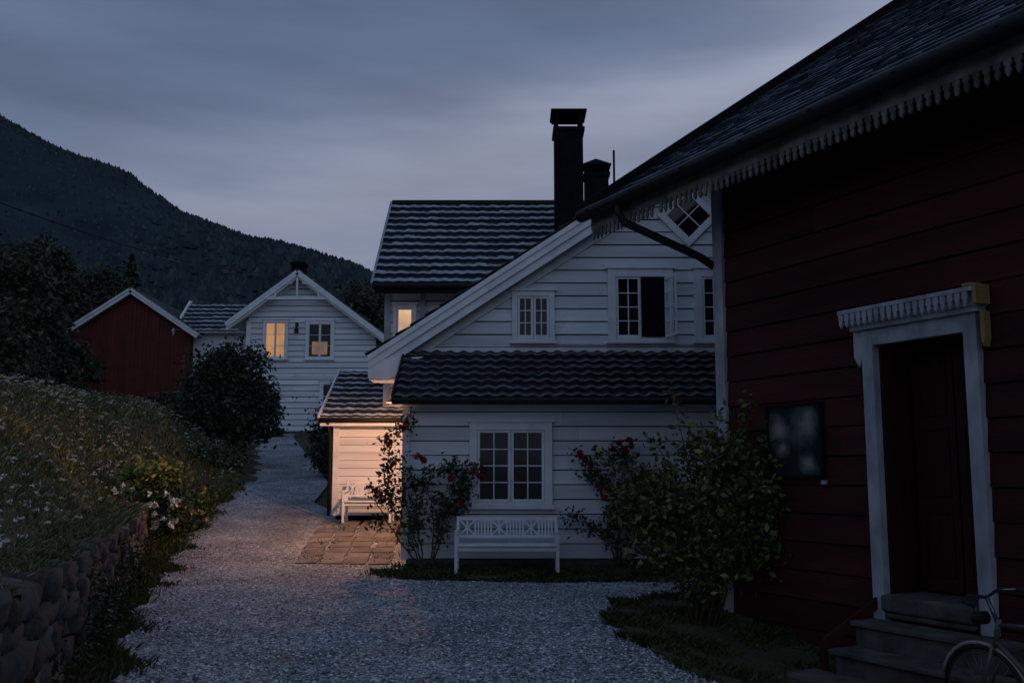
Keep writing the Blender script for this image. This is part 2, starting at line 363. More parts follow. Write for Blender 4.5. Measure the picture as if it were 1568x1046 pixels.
def window(par,x0,x1,z0,z1,y,sash=2,cols=2,rows=4,cas=.11,glass=None,tr=None,name='window',head=True):
    tr=tr or M_trim; glass=glass or M_glass
    P=Part(); f=y-.075; bk=y
    P.box(x0,x0+cas,f,bk,z0+.002,z1); P.box(x1-cas,x1,f,bk,z0+.002,z1)
    P.box(x0+cas,x1-cas,f+.003,bk,z1-cas,z1-.001)
    P.box(x0-.04,x1+.04,f-.035,bk,z0-.05,z0+.0)
    P.box(x0+cas,x1-cas,f+.003,bk,z0+.002,z0+.06)
    if head: P.box(x0-.04,x1+.04,f-.03,bk,z1,z1+.045)
    ix0,ix1,iz0,iz1=x0+cas,x1-cas,z0+.06,z1-cas
    w=(ix1-ix0)/sash; fr=.045
    G=Part()
    for s_ in range(sash):
        a=ix0+w*s_+.004; b=a+w-.008; sf=y-.055
        P.box(a,a+fr,sf,y-.02,iz0+.002,iz1-.002);P.box(b-fr,b,sf,y-.02,iz0+.002,iz1-.002)
        P.box(a+fr,b-fr,sf+.002,y-.02,iz0+.002,iz0+fr+.01);P.box(a+fr,b-fr,sf+.002,y-.02,iz1-fr,iz1-.002)
        ga,gb,gz0,gz1=a+fr,b-fr,iz0+fr+.01,iz1-fr
        for c in range(1,cols):
            xx=ga+(gb-ga)*c/cols; P.box(xx-.011,xx+.011,sf+.006,y-.022,gz0,gz1)
        for r_ in range(1,rows):
            zz=gz0+(gz1-gz0)*r_/rows; P.box(ga,gb,sf+.009,y-.022,zz-.010,zz+.010)
        G.box(ga,gb,y-.034,y-.030,gz0,gz1)
    e=empty(name); e.parent=par
    obj('frame',P,tr,e,bevel=.004); obj('glass',G,glass,e)
    return e

# ================================================================ WHITE HOUSE
wh=empty('white_house')
YF=17.0; YG=18.5; PI_=.245
S=Part()
siding(S,(0,YF,0),(1,0,0),(0,-1,0),lambda z:-1.80,lambda z:8.6,.20,2.95,PI_)
siding(S,(-1.80,0,0),(0,1,0),(-1,0,0),lambda z:YF,lambda z:YG,.20,2.9+.0,PI_)
sl=.659; AX,AZ=3.35,7.60; EX=-1.97
lf=lambda z: max(EX, AX-(AZ-.12-z)/sl) ; rf=lambda z: min(2*AX-EX, AX+(AZ-.12-z)/sl)
siding(S,(0,YG,0),(1,0,0),(0,-1,0),lf,rf,3.70,AZ-.12,PI_)
siding(S,(EX,0,0),(0,1,0),(-1,0,0),lambda z:YG,lambda z:28,.3,4.0,PI_)
obj('clapboard_siding',S,M_white,wh)
C=Part()
C.box(-1.79,8.6,YF+.001,YG,.25,2.95)
C.prism([(EX+.01,.3),(2*AX-EX-.01,.3),(2*AX-EX-.01,4.0),(AX,AZ-.14),(EX+.01,4.0)],YG+.002,28)
obj('wall_core',C,M_shadow_gap,wh)
Fd=Part(); Fd.box(-1.78,8.58,YF+.01,YG,-.2,.25); obj('foundation',Fd,M_found,wh)
Tm=Part()
Tm.box(-1.86,-1.74,YF-.050,YF+.06,.18,2.80)
Tm.box(-1.735,8.6,YF-.050,YF,2.70,2.84)
Tm.box(EX+.2,2*AX-EX-.2,YG-.055,YG,3.80,3.93)
Tm.box(-.02,6.9,YG-.07,YG,3.98,4.035)
def rake(P,side,off0,off1,y0,y1,xe_=-2.62):
    x0=xe_; z0=AZ-(AX-x0)*sl
    pts=[(x0,z0-off1),(AX,AZ-off1),(AX,AZ-off0),(x0,z0-off0)]
    if side>0: pts=[(2*AX-a,b) for a,b in pts][::-1]
    P.prism(pts,y0,y1)
for sd in (-1,1):
    rake(Tm,sd,-.02,.17,YG-.42,YG-.36); rake(Tm,sd,.15,.34,YG-.37,YG-.31)
    rake(Tm,sd,.30,.50,YG-.065,YG-.005,-2.1)
Tm.box(-2.62,-1.95,YG-.36,YG+.3,3.30,3.36)
Tm.prism([(-2.63,3.32),(-2.2,3.32),(-1.62,3.72),(-2.63,3.66)],YG-.41,YG-.33)
obj('trim',Tm,M_trim,wh,bevel=.004)
zE=AZ-(AX+2.66)*sl
so=Vector((AX+2.66,0,AZ-zE)).length
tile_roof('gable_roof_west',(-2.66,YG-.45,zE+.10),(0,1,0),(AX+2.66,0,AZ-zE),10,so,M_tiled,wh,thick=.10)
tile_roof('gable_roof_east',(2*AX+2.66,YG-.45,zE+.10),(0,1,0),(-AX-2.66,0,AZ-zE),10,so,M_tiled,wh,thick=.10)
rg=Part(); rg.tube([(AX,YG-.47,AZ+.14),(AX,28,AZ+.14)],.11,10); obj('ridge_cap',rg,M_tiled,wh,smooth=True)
tile_roof('pent_roof',(-1.98,YF-.42,2.83),(1,0,0),(0,YG-.04-(YF-.42),1.02),11.0,Vector((0,YG-.04-(YF-.42),1.02)).length,M_tiled,wh,course=.31,tw=.25,amp=.028,step=.075,thick=.08,jit=.008,hl_band=.28)
G=Part(); G.beam((-1.99,YF-.44,2.80),(9.0,YF-.44,2.80),.03,.12); G.beam((-2.0,YF-.42,2.84),(-2.0,YG-.1,3.83),.03,.16); obj('pent_fascia',G,M_black,wh)
gt=Part(); gt.tube([(-1.99,YF-.50,2.80),(9,YF-.50,2.80)],.055,8); obj('gutter',gt,M_black,wh,smooth=True)
window(wh,-.72,.68,1.06,2.46,YF-.025,sash=2,cols=2,rows=4,cas=.13)
window(wh,0.0,.80,4.05,5.0,YG-.025,sash=2,cols=2,rows=3,cas=.10)
window(wh,1.80,3.03,4.05,5.42,YG-.025,sash=2,cols=2,rows=4,cas=.15,name='open_window')
window(wh,3.42,4.6,4.05,5.42,YG-.025,sash=2,cols=2,rows=4,cas=.15)
ow=Part(); ow.box(2.42,2.86,YG-.12,YG-.105,4.13,5.26); obj('dark_opening',ow,M_chim,wh)
ow=Part()
for zz in (4.13,5.22): ow.beam((2.87,YG-.10,zz),(3.00,YG-.52,zz),.03,.05)
for t in (0,1): ow.beam((2.87+.13*t,YG-.10-.42*t,4.11),(2.87+.13*t,YG-.10-.42*t,5.25),.04,.04)
for zz in (4.41,4.68,4.95): ow.beam((2.87,YG-.10,zz),(3.00,YG-.52,zz),.02,.02)
ow.beam((2.935,YG-.31,4.13),(2.935,YG-.31,5.22),.02,.02); obj('open_casement',ow,M_trim,wh)
dw=Part(); cx,cz=3.35,6.45
def dia(P,r0,r1,y0,y1):
    o=[(cx,cz+r1),(cx-r1*.98,cz),(cx,cz-r1),(cx+r1*.98,cz)]; i=[(cx,cz+r0),(cx-r0*.98,cz),(cx,cz-r0),(cx+r0*.98,cz)]
    for k in range(4):
        l=(k+1)%4; P.prism([o[k],o[l],i[l],i[k]],y0,y1)
dia(dw,.42,.60,YG-.09,YG)
dw.beam((cx-.21,YG-.07,cz-.21),(cx+.21,YG-.07,cz+.21),.02,.02); dw.beam((cx-.21,YG-.07,cz+.21),(cx+.21,YG-.07,cz-.21),.022,.022)
obj('diamond_window_frame',dw,M_trim,wh)
dg=Part(); dg.prism([(cx,cz+.43),(cx-.42,cz),(cx,cz-.43),(cx+.42,cz)],YG-.055,YG-.05); obj('diamond_window_glass',dg,M_glass,wh)
# tall rear wing
S=Part()
siding(S,(0,22.1,0),(1,0,0),(0,-1,0),lambda z:-2.80,lambda z:6.0,.8,5.75,PI_)
siding(S,(-2.80,0,0),(0,1,0),(-1,0,0),lambda z:22.1+max(0,(z-5.75)/.84),lambda z:27.3-max(0,(z-5.75)/.84),.8,7.9,PI_)
obj('wing_siding',S,M_white,wh)
C=Part(); C.prismx([(22.11,.5),(27.3,.5),(27.3,5.75),(24.7,7.95),(22.11,5.75)],-2.79,6.0); obj('wing_core',C,M_shadow_gap,wh)
SW=Vector((0,3.2,2.68)).length
tile_roof('wing_roof',(-3.05,21.5,5.72),(1,0,0),(0,3.2,2.68),9.2,SW,M_tile,wh,course=.345,tw=.25,step=.09,amp=.014,jit=.003,hl_band=.36)
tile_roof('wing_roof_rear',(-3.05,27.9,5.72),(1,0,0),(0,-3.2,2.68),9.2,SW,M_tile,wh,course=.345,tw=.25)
T2=Part(); T2.beam((-3.07,21.45,5.66),(-3.07,24.7,8.38),.05,.20); T2.beam((-3.07,27.95,5.66),(-3.07,24.7,8.38),.05,.20)
T2.box(-3.05,6.1,21.46,21.49,5.52,5.70); T2.box(-2.86,-2.72,22.04,22.12,.8,5.6)
T2.box(-2.05,-1.95,22.0,22.1,3.6,5.6)
obj('wing_trim',T2,M_oldtrim,wh)
T2=Part(); T2.tube([(-3.05,21.40,5.66),(6.1,21.40,5.66)],.07,8); T2.box(-3.02,6.05,21.43,21.455,5.50,5.70); T2.tube([(-3.05,24.7,8.42),(6.1,24.7,8.42)],.09,8); obj('wing_gutter_and_ridge',T2,M_black,wh,smooth=True)
window(wh,-2.66,-2.14,4.0,5.35,22.08,sash=1,cols=1,rows=2,cas=.07,glass=M_lit3,name='lit_window')
# chimneys
ch=Part(); ch.box(.98,1.62,21.9,22.6,5.5,9.35); ch.box(.94,1.66,21.86,22.64,9.35,9.45)
for a in (.98,1.54):
    for b in (21.9,22.52): ch.box(a,a+.08,b,b+.08,9.45,9.76)
ch.box(.93,1.67,21.85,22.65,9.76,9.81); ch.box(.89,1.71,21.81,22.69,9.81,9.85)
obj('chimney',ch,M_chim,wh,bevel=.01)
ch=Part(); ch.box(1.98,2.6,26.0,26.6,6.5,9.55); ch.box(1.94,2.64,25.96,26.64,9.55,9.66)
for a in (2.0,2.5):
    for b in (26.02,26.5): ch.box(a,a+.07,b,b+.07,9.66,9.86)
ch.add([(1.9,25.92,9.86),(2.68,25.92,9.86),(2.68,26.68,9.86),(1.9,26.68,9.86),(2.29,26.3,10.12)],[(0,1,4),(1,2,4),(2,3,4),(3,0,4),(3,2,1,0)])
ch.tube([(2.75,26,7),(2.75,26,10.25)],.03,6)
obj('chimney_small',ch,M_chim,wh)
# annex
S=Part(); siding(S,(0,22.0,0),(1,0,0),(0,-1,0),lambda z:-3.85,lambda z:-2.0,.70,2.75,.17,gap=.008)
siding(S,(-3.85,0,0),(0,1,0),(-1,0,0),lambda z:22.0,lambda z:25.5,.70,2.7,.17,gap=.008)
C=Part(); C.box(-3.84,-2.0,22.01,22.08,.4,2.75); C.box(-3.84,-2.85,22.01,25.5,.4,2.75)
obj('annex_siding',S,M_white,wh); obj('annex_core',C,M_shadow_gap,wh)
SA=Vector((0,2.5,1.25)).length
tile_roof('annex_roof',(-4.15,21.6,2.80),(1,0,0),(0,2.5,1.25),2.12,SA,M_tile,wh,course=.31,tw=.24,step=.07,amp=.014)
T2=Part(); T2.beam((-4.18,21.55,2.77),(-4.18,24.1,4.05),.04,.17); T2.box(-4.15,-2.0,21.56,21.59,2.62,2.78); T2.box(-3.92,-3.80,21.93,22.02,.7,2.68)
obj('annex_trim',T2,M_trim,wh)
T2=Part(); T2.tube([(-4.17,21.5,2.74),(-2.05,21.5,2.74)],.055,8); T2.tube([(-3.98,21.5,2.74),(-3.98,21.75,2.5),(-3.98,21.88,2.3),(-3.98,21.88,.7)],.035,8)
obj('annex_gutter',T2,M_black,wh,smooth=True)

def lantern(loc,power,nx,col=(1,.47,.24)):
    e=empty('wall_lantern',loc)
    P=Part(); k=16; hr=.24
    P.add([(hr*math.cos(2*math.pi*i/k),hr*math.sin(2*math.pi*i/k),.0) for i in range(k)]+[(.04*math.cos(2*math.pi*i/k),.04*math.sin(2*math.pi*i/k),.12) for i in range(k)],
          [(i,(i+1)%k,(i+1)%k+k,i+k) for i in range(k)]+[tuple(range(k,2*k))])
    P.tube([(0,0,.12),(0,0,.2),(nx*.12,0,.22),(nx*.22,0,.18)],.014,6)
    obj('added_light_hood',P,M_black,e)  # unseen hood added to keep lamplight off the annex roof
    G=Part(); G.tube([(0,0,.05),(0,0,.09)],.03,8); obj('bulb',G,M_lamp,e)
    l=bpy.data.lights.new('lamp_light','POINT'); l.energy=power; l.color=col; l.shadow_soft_size=.03
    lo=bpy.data.objects.new('lamp_light',l); lo.location=(0,0,-.012); lo.parent=e; COL.objects.link(lo)
lantern((-2.20,19.15,2.95),330,1)

P=Part()
for i in range(9):
    for j in range(4):
        y0=17.25+i*.5; x0=-2.05-.42*j-(.04*i)+random.uniform(-.03,.03)
        if random.random()<.12 and j==3: continue
        z=float(hf(x0,y0))+.035; a=random.uniform(.012,.03)
        P.add([(x0-.42+a,y0+a,z),(x0-a,y0+a*1.5,z+random.uniform(0,.01)),(x0-a,y0+.5-a,z+.058),(x0-.42+a,y0+.5-a,z+.058)]+[(x0-.42+a,y0+a,z-.1),(x0-a,y0+a,z-.1),(x0-a,y0+.5-a,z-.05),(x0-.42+a,y0+.5-a,z-.05)],
          [(0,1,2,3),(0,4,5,1),(3,7,4,0),(1,5,6,2)])
patio=obj('stone_patio',P,M_paver)
n=1200; x=rng.uniform(-3.75,-1.95,n); y=rng.uniform(17.1,21.0,n); k=(np.sin(x*5)+np.sin(y*4)+rng.normal(size=n)*.6)>1.5; x,y=x[k],y[k]
blades('joint_weeds',np.stack([x,y,hf(x,y)+.03],1),np.full(len(x),.05),.008,M_lawn,patio,lean=1)

# ================================================================ benches
def bench(loc,W,rz=0):
    e=empty('garden_bench',loc,rz); w=W/2; P=Part()
    for sx in (-1,1):
        x=sx*(w-.03)
        P.beam((x,-.28,0),(x,-.28,.62),.05,.05)
        P.beam((x,.20,0),(x,.20,.44),.05,.05); P.beam((x,.20,.42),(x,.29,.87),.05,.045)
        P.beam((x,-.32,.64),(x,.26,.66),.06,.035)
        P.beam((x,-.28,.40),(x,.20,.40),.04,.07); P.beam((x,-.28,.16),(x,.20,.16),.03,.03)
        for yy in (-.12,.04): P.beam((x,yy,.43),(x,yy,.64),.025,.025)
    obj('legs_and_arms',P,M_trim,e,bevel=.004)
    P=Part()
    for i in range(6): P.box(-w+.01,w-.01,-.31+i*.085,-.31+i*.085+.07,.425,.45)
    P.box(-w+.05,w-.05,-.27,-.245,.35,.423)
    obj('seat',P,M_trim,e,bevel=.004)
    P=Part(); yb=lambda z:.205+(z-.42)*.2
    P.beam((-w+.05,yb(.84),.84),(w-.05,yb(.84),.84),.03,.06,up=(0,0,1)); P.beam((-w+.05,yb(.55),.55),(w-.05,yb(.55),.55),.03,.045)
    n=6; seg=(W-.1)/n
    for i in range(n):
        a=-w+.05+i*seg;b=a+seg
        if i: P.beam((a,yb(.56),.56),(a,yb(.82),.82),.03,.025)
        if i%2==0:
            P.beam((a,yb(.57)+.003,.57),(b,yb(.82)+.003,.82),.02,.025); P.beam((a,yb(.82)-.004,.82),(b,yb(.57)-.004,.57),.02,.025)
            P.beam((a+seg/2,yb(.57),.57),((a+b)/2,yb(.82),.82),.015,.02)
        else:
            for t in (.2,.4,.6,.8): P.beam((a+seg*t,yb(.56),.56),(a+seg*t,yb(.82),.82),.02,.022)
    obj('backrest',P,M_trim,e)
bench((-.08,16.25,float(hf(-.08,16.2))+.03),1.66)
bench((-3.05,21.45,.58),1.05)

# ================================================================ RED HOUSE
ang=math.atan2(-.891,.454)
rh=empty('red_wooden_house',(2.54,12.0,0),ang)
S=Part(); LX=9.0; WD=11.2; dx0,dx1=2.30,3.63
RP=.30
siding(S,(0,0,0),(1,0,0),(0,-1,0),lambda z:0,lambda z:dx0+.14,-.31,2.99,RP,.030)
siding(S,(0,0,0),(1,0,0),(0,-1,0),lambda z:dx1-.14,lambda z:LX,-.31,2.99,RP,.030)
siding(S,(0,0,0),(1,0,0),(0,-1,0),lambda z:0,lambda z:LX,2.99,5.5,RP,.030)
gz=lambda z:max(0,(z-5.45)/.695)
siding(S,(0,0,0),(0,1,0),(-1,0,0),lambda z:gz(z),lambda z:WD-gz(z),-.31,9.2,RP,.030)
obj('board_siding',S,M_red,rh)
M_rcore=mat('dark_red_wall_core',(.02,.006,.006),(.01,.004,.004),rough=.9,bump=0,spec=.1)
prof=[(0.003,-.4),(WD,-.4),(WD,5.45),(WD/2,9.3),(0.003,5.45)]
C=Part(); C.prismx(prof,.003,dx0+.14); C.prismx(prof,dx1-.14,LX)
C.prismx([(.5,-.4),(WD,-.4),(WD,5.45),(WD/2,9.3),(.5,5.79)],dx0+.141,dx1-.141); C.box(dx0+.142,dx1-.142,.004,.5,2.90,5.6)
obj('wall_core',C,M_rcore,rh)
T_=Part(); T_.box(-.045,.13,-.06,.02,-.2,5.4); T_.box(-.05,-.0,0.02,.14,-.2,5.4); obj('corner_board',T_,M_oldtrim,rh,bevel=.004)
s_=(0,6.6,6.6*.695); Ls=Vector(s_).length
tile_roof('slate_roof',(-1.50,-1.0,5.02),(1,0,0),s_,12,Ls,M_slate,rh,course=.26,tw=.22,flat=True,step=.034,thick=.09,under=M_black,jit=.008)
tile_roof('slate_roof_rear',(-1.50,WD+1.0,5.02),(1,0,0),(0,-6.6,6.6*.695),12,Ls,M_slate,rh,course=.26,tw=.22,flat=True,step=.030,thick=.09,under=M_black)
P=Part(); P.beam((-1.53,-1.06,5.02),(-1.53,5.6,9.66),.06,.20); P.beam((-1.53,WD+1.06,5.02),(-1.53,5.6,9.66),.06,.20); obj('verge_board',P,M_chim,rh)
P=Part(); P.tube([(-1.50,-1.07,4.97),(LX+1.4,-1.07,4.97)],.085,10)
P.tube([(-.58,-1.07,4.95),(-.58,-1.07,4.80),(-.54,-1.02,4.68),(-.10,-.22,4.24),(-.06,-.05,4.14),(-.10,.25,4.0)],.05,10)
P.tube([(-.10,.25,4.02),(-.10,.25,-.2)],.04,10)
for i in range(12): P.beam((-1.2+i*1.0,-1.17,4.97),(-1.2+i*1.0,-.98,5.10),.03,.02)
obj('gutter_and_downpipe',P,M_black,rh,smooth=True)
P=Part(); P.box(-1.46,LX+1.4,-.93,-.90,4.79,4.98)
x=-1.44
while x<LX+1.3:
    w=.066; dz=random.uniform(-.012,.006)
    if random.random()>.03: P.prism([(x,4.79),(x,4.755),(x+w*.25,4.735),(x+w*.12,4.705),(x+w*.25,4.675),(x+w*.5,4.655+dz),(x+w*.75,4.675),(x+w*.88,4.705),(x+w*.75,4.735),(x+w,4.755),(x+w,4.79)],-.928,-.905)
    x+=.094
obj('scalloped_fascia',P,M_scallop,rh)
P=Part()
for i in range(12):
    xx=-1.1+i*.95; P.beam((xx,-.88,4.90),(xx,.05,5.54),.09,.12)
obj('rafter_tails',P,M_scallop,rh)
P=Part()
P.box(dx0,dx0+.14,-.09,.0,.02,3.02); P.box(dx1-.14,dx1,-.09,.0,.22,3.02)
P.box(dx0+.14,dx1-.14,-.085,0,2.86,3.02)
P.box(dx0-.10,dx1+.06,-.14,0,3.02,3.07); P.box(dx0-.16,dx1+.10,-.24,0,3.19,3.23)
P.box(dx0-.12,dx1+.07,-.16,0,3.07,3.19)
P.prism([(dx0-.12,3.02),(dx0-.12,2.76),(dx0-.06,2.66),(dx0-.003,2.76),(dx0-.003,3.02)],-.07,-.01)
x=dx0-.15
while x<dx1+.05:
    w=.055; P.prism([(x,3.19),(x,3.13),(x+w*.2,3.11),(x+w*.1,3.09),(x+w*.5,3.05),(x+w*.9,3.09),(x+w*.8,3.11),(x+w,3.13),(x+w,3.19)],-.235,-.205); x+=.077
obj('door_surround',P,M_oldtrim,rh,bevel=.003)
P=Part(); P.box(dx1+.102,dx1+.140,-.245,-.06,3.07,3.245); P.prism([(dx1+.075,3.015),(dx1+.075,2.78),(dx1+.095,2.70),(dx1+.115,2.78),(dx1+.115,3.015)],-.13,-.04); P.box(dx1+.0,dx1+.10,-.245,-.10,3.232,3.262); obj('ochre_corner_block',P,M_ochre,rh,bevel=.004)
M_dkred=mat('dark_red_door_paint',(.04,.010,.010),(.018,.006,.006),scale=4,rough=.75,bump=.2,stretch=(3,3,.4),spec=.2)
P=Part()
P.box(dx0+.14,dx1-.14,.43,.49,.46,2.9)
for (a,b) in ((dx0+.17,(dx0+dx1)/2-.01),((dx0+dx1)/2+.01,dx1-.17)):
    P.box(a,b,.40,.429,.48,2.84)
    for (z0,z1) in ((.62,1.25),(1.38,2.05),(2.16,2.74)):
        for q in ((a+.07,b-.07,z0,z0+.03),(a+.07,b-.07,z1-.03,z1),(a+.07,a+.10,z0+.031,z1-.031),(b-.10,b-.07,z0+.031,z1-.031)): P.box(q[0],q[1],.386,.401,q[2],q[3])
P.box(dx0+.141,dx0+.165,0,.40,.46,2.86);P.box(dx1-.165,dx1-.141,0,.40,.46,2.86)
obj('recessed_double_door',P,M_dkred,rh,bevel=.004)
P=Part(); P.box(dx0+.15,dx1-.15,-.16,.42,.30,.46); P.box(dx0+.17,dx1-.17,-.13,0,.24,.30); obj('threshold_stone',P,M_step,rh,bevel=.03)
st=empty('door_steps',(2.54,12.0,0),ang)
P=Part(); P.box(dx0+.02,dx1+.35,-.44,-.10,.17,.22); P.box(dx0+.06,dx1+.3,-.40,-.10,-.02,.17); obj('upper_step',P,M_step,st,bevel=.012)
P=Part(); P.box(dx0+.10,dx1+.5,-.80,-.45,-.05,.0); P.box(dx0+.14,dx1+.4,-.75,-.45,-.30,-.05); obj('lower_step',P,M_step,st,bevel=.012)
P=Part(); P.box(dx0-.05,dx1+.5,-1.2,-.82,-.42,-.19); obj('stone_slab',P,M_step,st,bevel=.04)
P=Part(); P.beam((dx0+.04,-.05,.38),(dx0+.0,-.75,.02),.04,.10); P.beam((dx0,-.75,.07),(dx0,-.75,-.3),.06,.06); obj('side_rail',P,M_red,st,bevel=.006)
# framed picture on the wall
nb=empty('framed_picture',(2.54,12,0),ang)
M_post,nt,p=new_mat('painted_panel')
tc=nt.nodes.new('ShaderNodeTexCoord')
n1=nt.nodes.new('ShaderNodeTexNoise'); n1.inputs['Scale'].default_value=5.5; n1.inputs['Detail'].default_value=6; link(nt,tc.outputs['Object'],n1.inputs['Vector'])
acc=None
def M2(op,a,b):
    m=nt.nodes.new('ShaderNodeMath'); m.operation=op
    for k,v in enumerate((a,b)):
        if isinstance(v,(int,float)): m.inputs[k].default_value=v
        else: link(nt,v,m.inputs[k])
    return m.outputs[0]
for (qx,qz,qr) in ((1.03,2.06,.20),(1.42,2.12,.24),(1.45,1.72,.13),(1.08,1.88,.12)):
    dn=nt.nodes.new('ShaderNodeVectorMath'); dn.operation='DISTANCE'; link(nt,tc.outputs['Object'],dn.inputs[0]); dn.inputs[1].default_value=(qx,-.06,qz)
    v=M2('SUBTRACT',1,M2('DIVIDE',dn.outputs['Value'],qr)); acc=v if acc is None else M2('MAXIMUM',acc,v)
acc=M2('MAXIMUM',acc,-.3)
f=M2('ADD',acc,M2('MULTIPLY',M2('SUBTRACT',n1.outputs['Fac'],.42),1.7))
r=ramp(nt,[(0,(.014,.022,.024)),(.22,(.034,.050,.050)),(.5,(.075,.095,.092)),(.85,(.19,.19,.18)),(1,(.25,.235,.225))],f); link(nt,r.outputs[0],p.inputs['Base Color']); p.inputs['Roughness'].default_value=.25; p.inputs['Specular IOR Level'].default_value=.25
P=Part(); P.box(.87,1.66,-.06,-.052,1.58,2.32); obj('painting',P,M_post,nb)
P=Part(); P.box(.84,.87,-.075,-.02,1.55,2.35);P.box(1.66,1.69,-.075,-.02,1.55,2.35);P.box(.87,1.66,-.073,-.02,1.55,1.58);P.box(.87,1.66,-.073,-.02,2.32,2.35); obj('frame',P,M_chim,nb)
P=Part(); P.box(.80,.86,-.05,-.0,1.49,1.53);P.box(1.63,1.70,-.05,-.0,1.49,1.53); obj('lower_clips',P,M_oldtrim,nb)

# ================================================================ BICYCLE
bk=empty('bicycle',(3.36,7.28,float(hf(3.3,7.3))+.02)); bk.rotation_euler=(rad(5),0,math.atan2(-.891,.454))
def ring(P,c,r,t,n=28):
    P.tube([(c[0]+r*math.cos(2*math.pi*i/n),c[1],c[2]+r*math.sin(2*math.pi*i/n)) for i in range(n)],t,6,closed=True)
P=Part(); ring(P,(0,0,.34),.325,.018); ring(P,(1.05,0,.34),.325,.018); obj('tyres',P,M_black,bk,smooth=True)
M_steel=mat('brushed_steel',(.22,.22,.23),(.12,.12,.13),rough=.35,bump=0); M_steel.node_tree.nodes['Principled BSDF'].inputs['Metallic'].default_value=.9
M_frame=mat('bicycle_paint',(.10,.09,.08),(.06,.055,.05),rough=.3,bump=0)
M_guard=mat('cream_mudguard_paint',(.38,.35,.31),(.25,.23,.2),rough=.35,bump=0)
P=Part()
for cxx in (0,1.05):
    ring(P,(cxx,0,.34),.305,.009)
    for i in range(24):
        t=i*math.pi/12; sy=.03*(1 if i%2 else -1)
        P.tube([(cxx,sy,.34),(cxx+.30*math.cos(t),0,.34+.30*math.sin(t))],.0018,4)
    P.tube([(cxx,-.05,.34),(cxx,.05,.34)],.02,8)
P.tube([(.20,-.30,1.03),(.13,-.28,1.04),(.08,-.15,1.05),(.10,0,1.02),(.08,.15,1.05),(.13,.28,1.04),(.20,.30,1.03)],.012,8)
P.tube([(.10,0,1.02),(.16,0,.86)],.014,8)
obj('rims_and_handlebar',P,M_steel,bk,smooth=True)
P=Part()
for sy in (-.05,.05): P.tube([(0,sy,.34),(.06,sy,.50),(.13,sy*.8,.70)],.011,8)
P.tube([(.12,0,.68),(.18,0,.88)],.02,8); P.tube([(.17,0,.84),(.62,0,.86)],.017,8); P.tube([(.14,0,.72),(.60,0,.30)],.019,8); P.tube([(.60,0,.30),(.66,0,.93)],.017,8)
for sy in (-.05,.05): P.tube([(.60,sy*.6,.30),(1.05,sy,.34)],.01,6); P.tube([(.65,sy*.5,.84),(1.05,sy,.34)],.009,6)
obj('frame',P,M_frame,bk,smooth=True)
P=Part()
for cxx,a0,a1 in ((0,20,170),(1.05,10,200)):
    P.tube([(cxx+.355*math.cos(rad(a)),0,.34+.355*math.sin(rad(a))) for a in range(a0,a1,12)],.014,6)
obj('mudguards',P,M_guard,bk,smooth=True)
P=Part(); P.add([(.53,0,.955),(.62,-.04,.95),(.80,-.085,.97),(.84,0,.98),(.80,.085,.97),(.62,.04,.95),(.62,0,.98),(.78,0,.995)],[(0,1,6),(0,6,5),(1,2,7,6),(5,6,7,4),(2,3,7),(3,4,7),(0,5,4,3,2,1)])
for s2 in (-1,1): P.tube([(.13,s2*.28,1.04),(.24,s2*.31,1.03)],.018,8)
ring(P,(.60,0.06,.30),.09,.008); P.beam((.60,.07,.30),(.70,.07,.17),.02,.015); P.box(.66,.74,.07,.16,.15,.17); P.box(.46,.54,-.16,-.07,.44,.46); P.beam((.60,-.07,.30),(.50,-.07,.45),.02,.015)
P.tube([(.10,-.05,1.04),(.0,-.03,.95),(.02,0,.72)],.005,5); P.tube([(-.02,0,.86),(.08,0,.88)],.045,10)
obj('saddle_grips_and_pedals',P,M_black,bk)

# ================================================================ STONE RETAINING WALL
bm=bmesh.new(); bmesh.ops.create_cube(bm,size=1.0); bmesh.ops.subdivide_edges(bm,edges=bm.edges[:],cuts=2,use_grid_fill=True)
TV=np.array([v.co[:] for v in bm.verts]); TF=np.array([[v.index for v in f.verts] for f in bm.faces]); bm.free()
nr=TV/np.linalg.norm(TV,axis=1)[:,None]*.58; TV=TV*.76+nr*.24
VV=[];FF=[];o=0
z=-.05
for h in [.24,.17,.21,.16,.18]:
    y=5.0+random.uniform(0,.2)
    while y<20.2:
        w=random.uniform(.14,.50); fade=1-max(0,(y-17)/4.5)
        if z<1.0*fade+.02:
            ym=y+w/2; xx=float(xe(ym)); dirv=np.array([xe(ym+.3)-xe(ym-.3),.6]); dirv/=np.linalg.norm(dirv); nv=np.array([dirv[1],-dirv[0]])
            q=TV*np.array([w*1.05,.42,h*1.08])+rng.normal(size=TV.shape)*.014
            a=random.uniform(-.12,.12); q=q+0; q[:,2]+=q[:,0]*a
            X=xx+q[:,0]*dirv[0]+(q[:,1]+random.uniform(-.03,.07))*nv[0]; Y=ym+q[:,0]*dirv[1]+q[:,1]*nv[1]; Z=q[:,2]+z+h/2+float(base(ym))+random.uniform(-.03,.03)
            VV.append(np.stack([X,Y,Z],1)); FF.append(TF+o); o+=len(TV)
        y+=w
    z+=h
sw=npmesh('stone_retaining_wall',np.concatenate(VV),np.concatenate(FF),M_stone)
P=Part()
yy=np.arange(4.8,20.5,.4)
for i in range(len(yy)-1):
    a,b=yy[i],yy[i+1]; xa,xb=float(xe(a)),float(xe(b)); h0=float(base(a));
    t=.93*(1-max(0,(a-17)/4.5))
    P.add([(xa-.02,a,h0-.2),(xb-.02,b,h0-.2),(xb-.02,b,h0+t),(xa-.02,a,h0+t)],[(0,1,2,3)])
obj('wall_core',P,M_found,sw)
M_ivy=leafmat('dark_creeper_leaves',[(0,(.014,.020,.010)),(.7,(.036,.048,.023)),(1,(.075,.07,.04))])
bl=[]
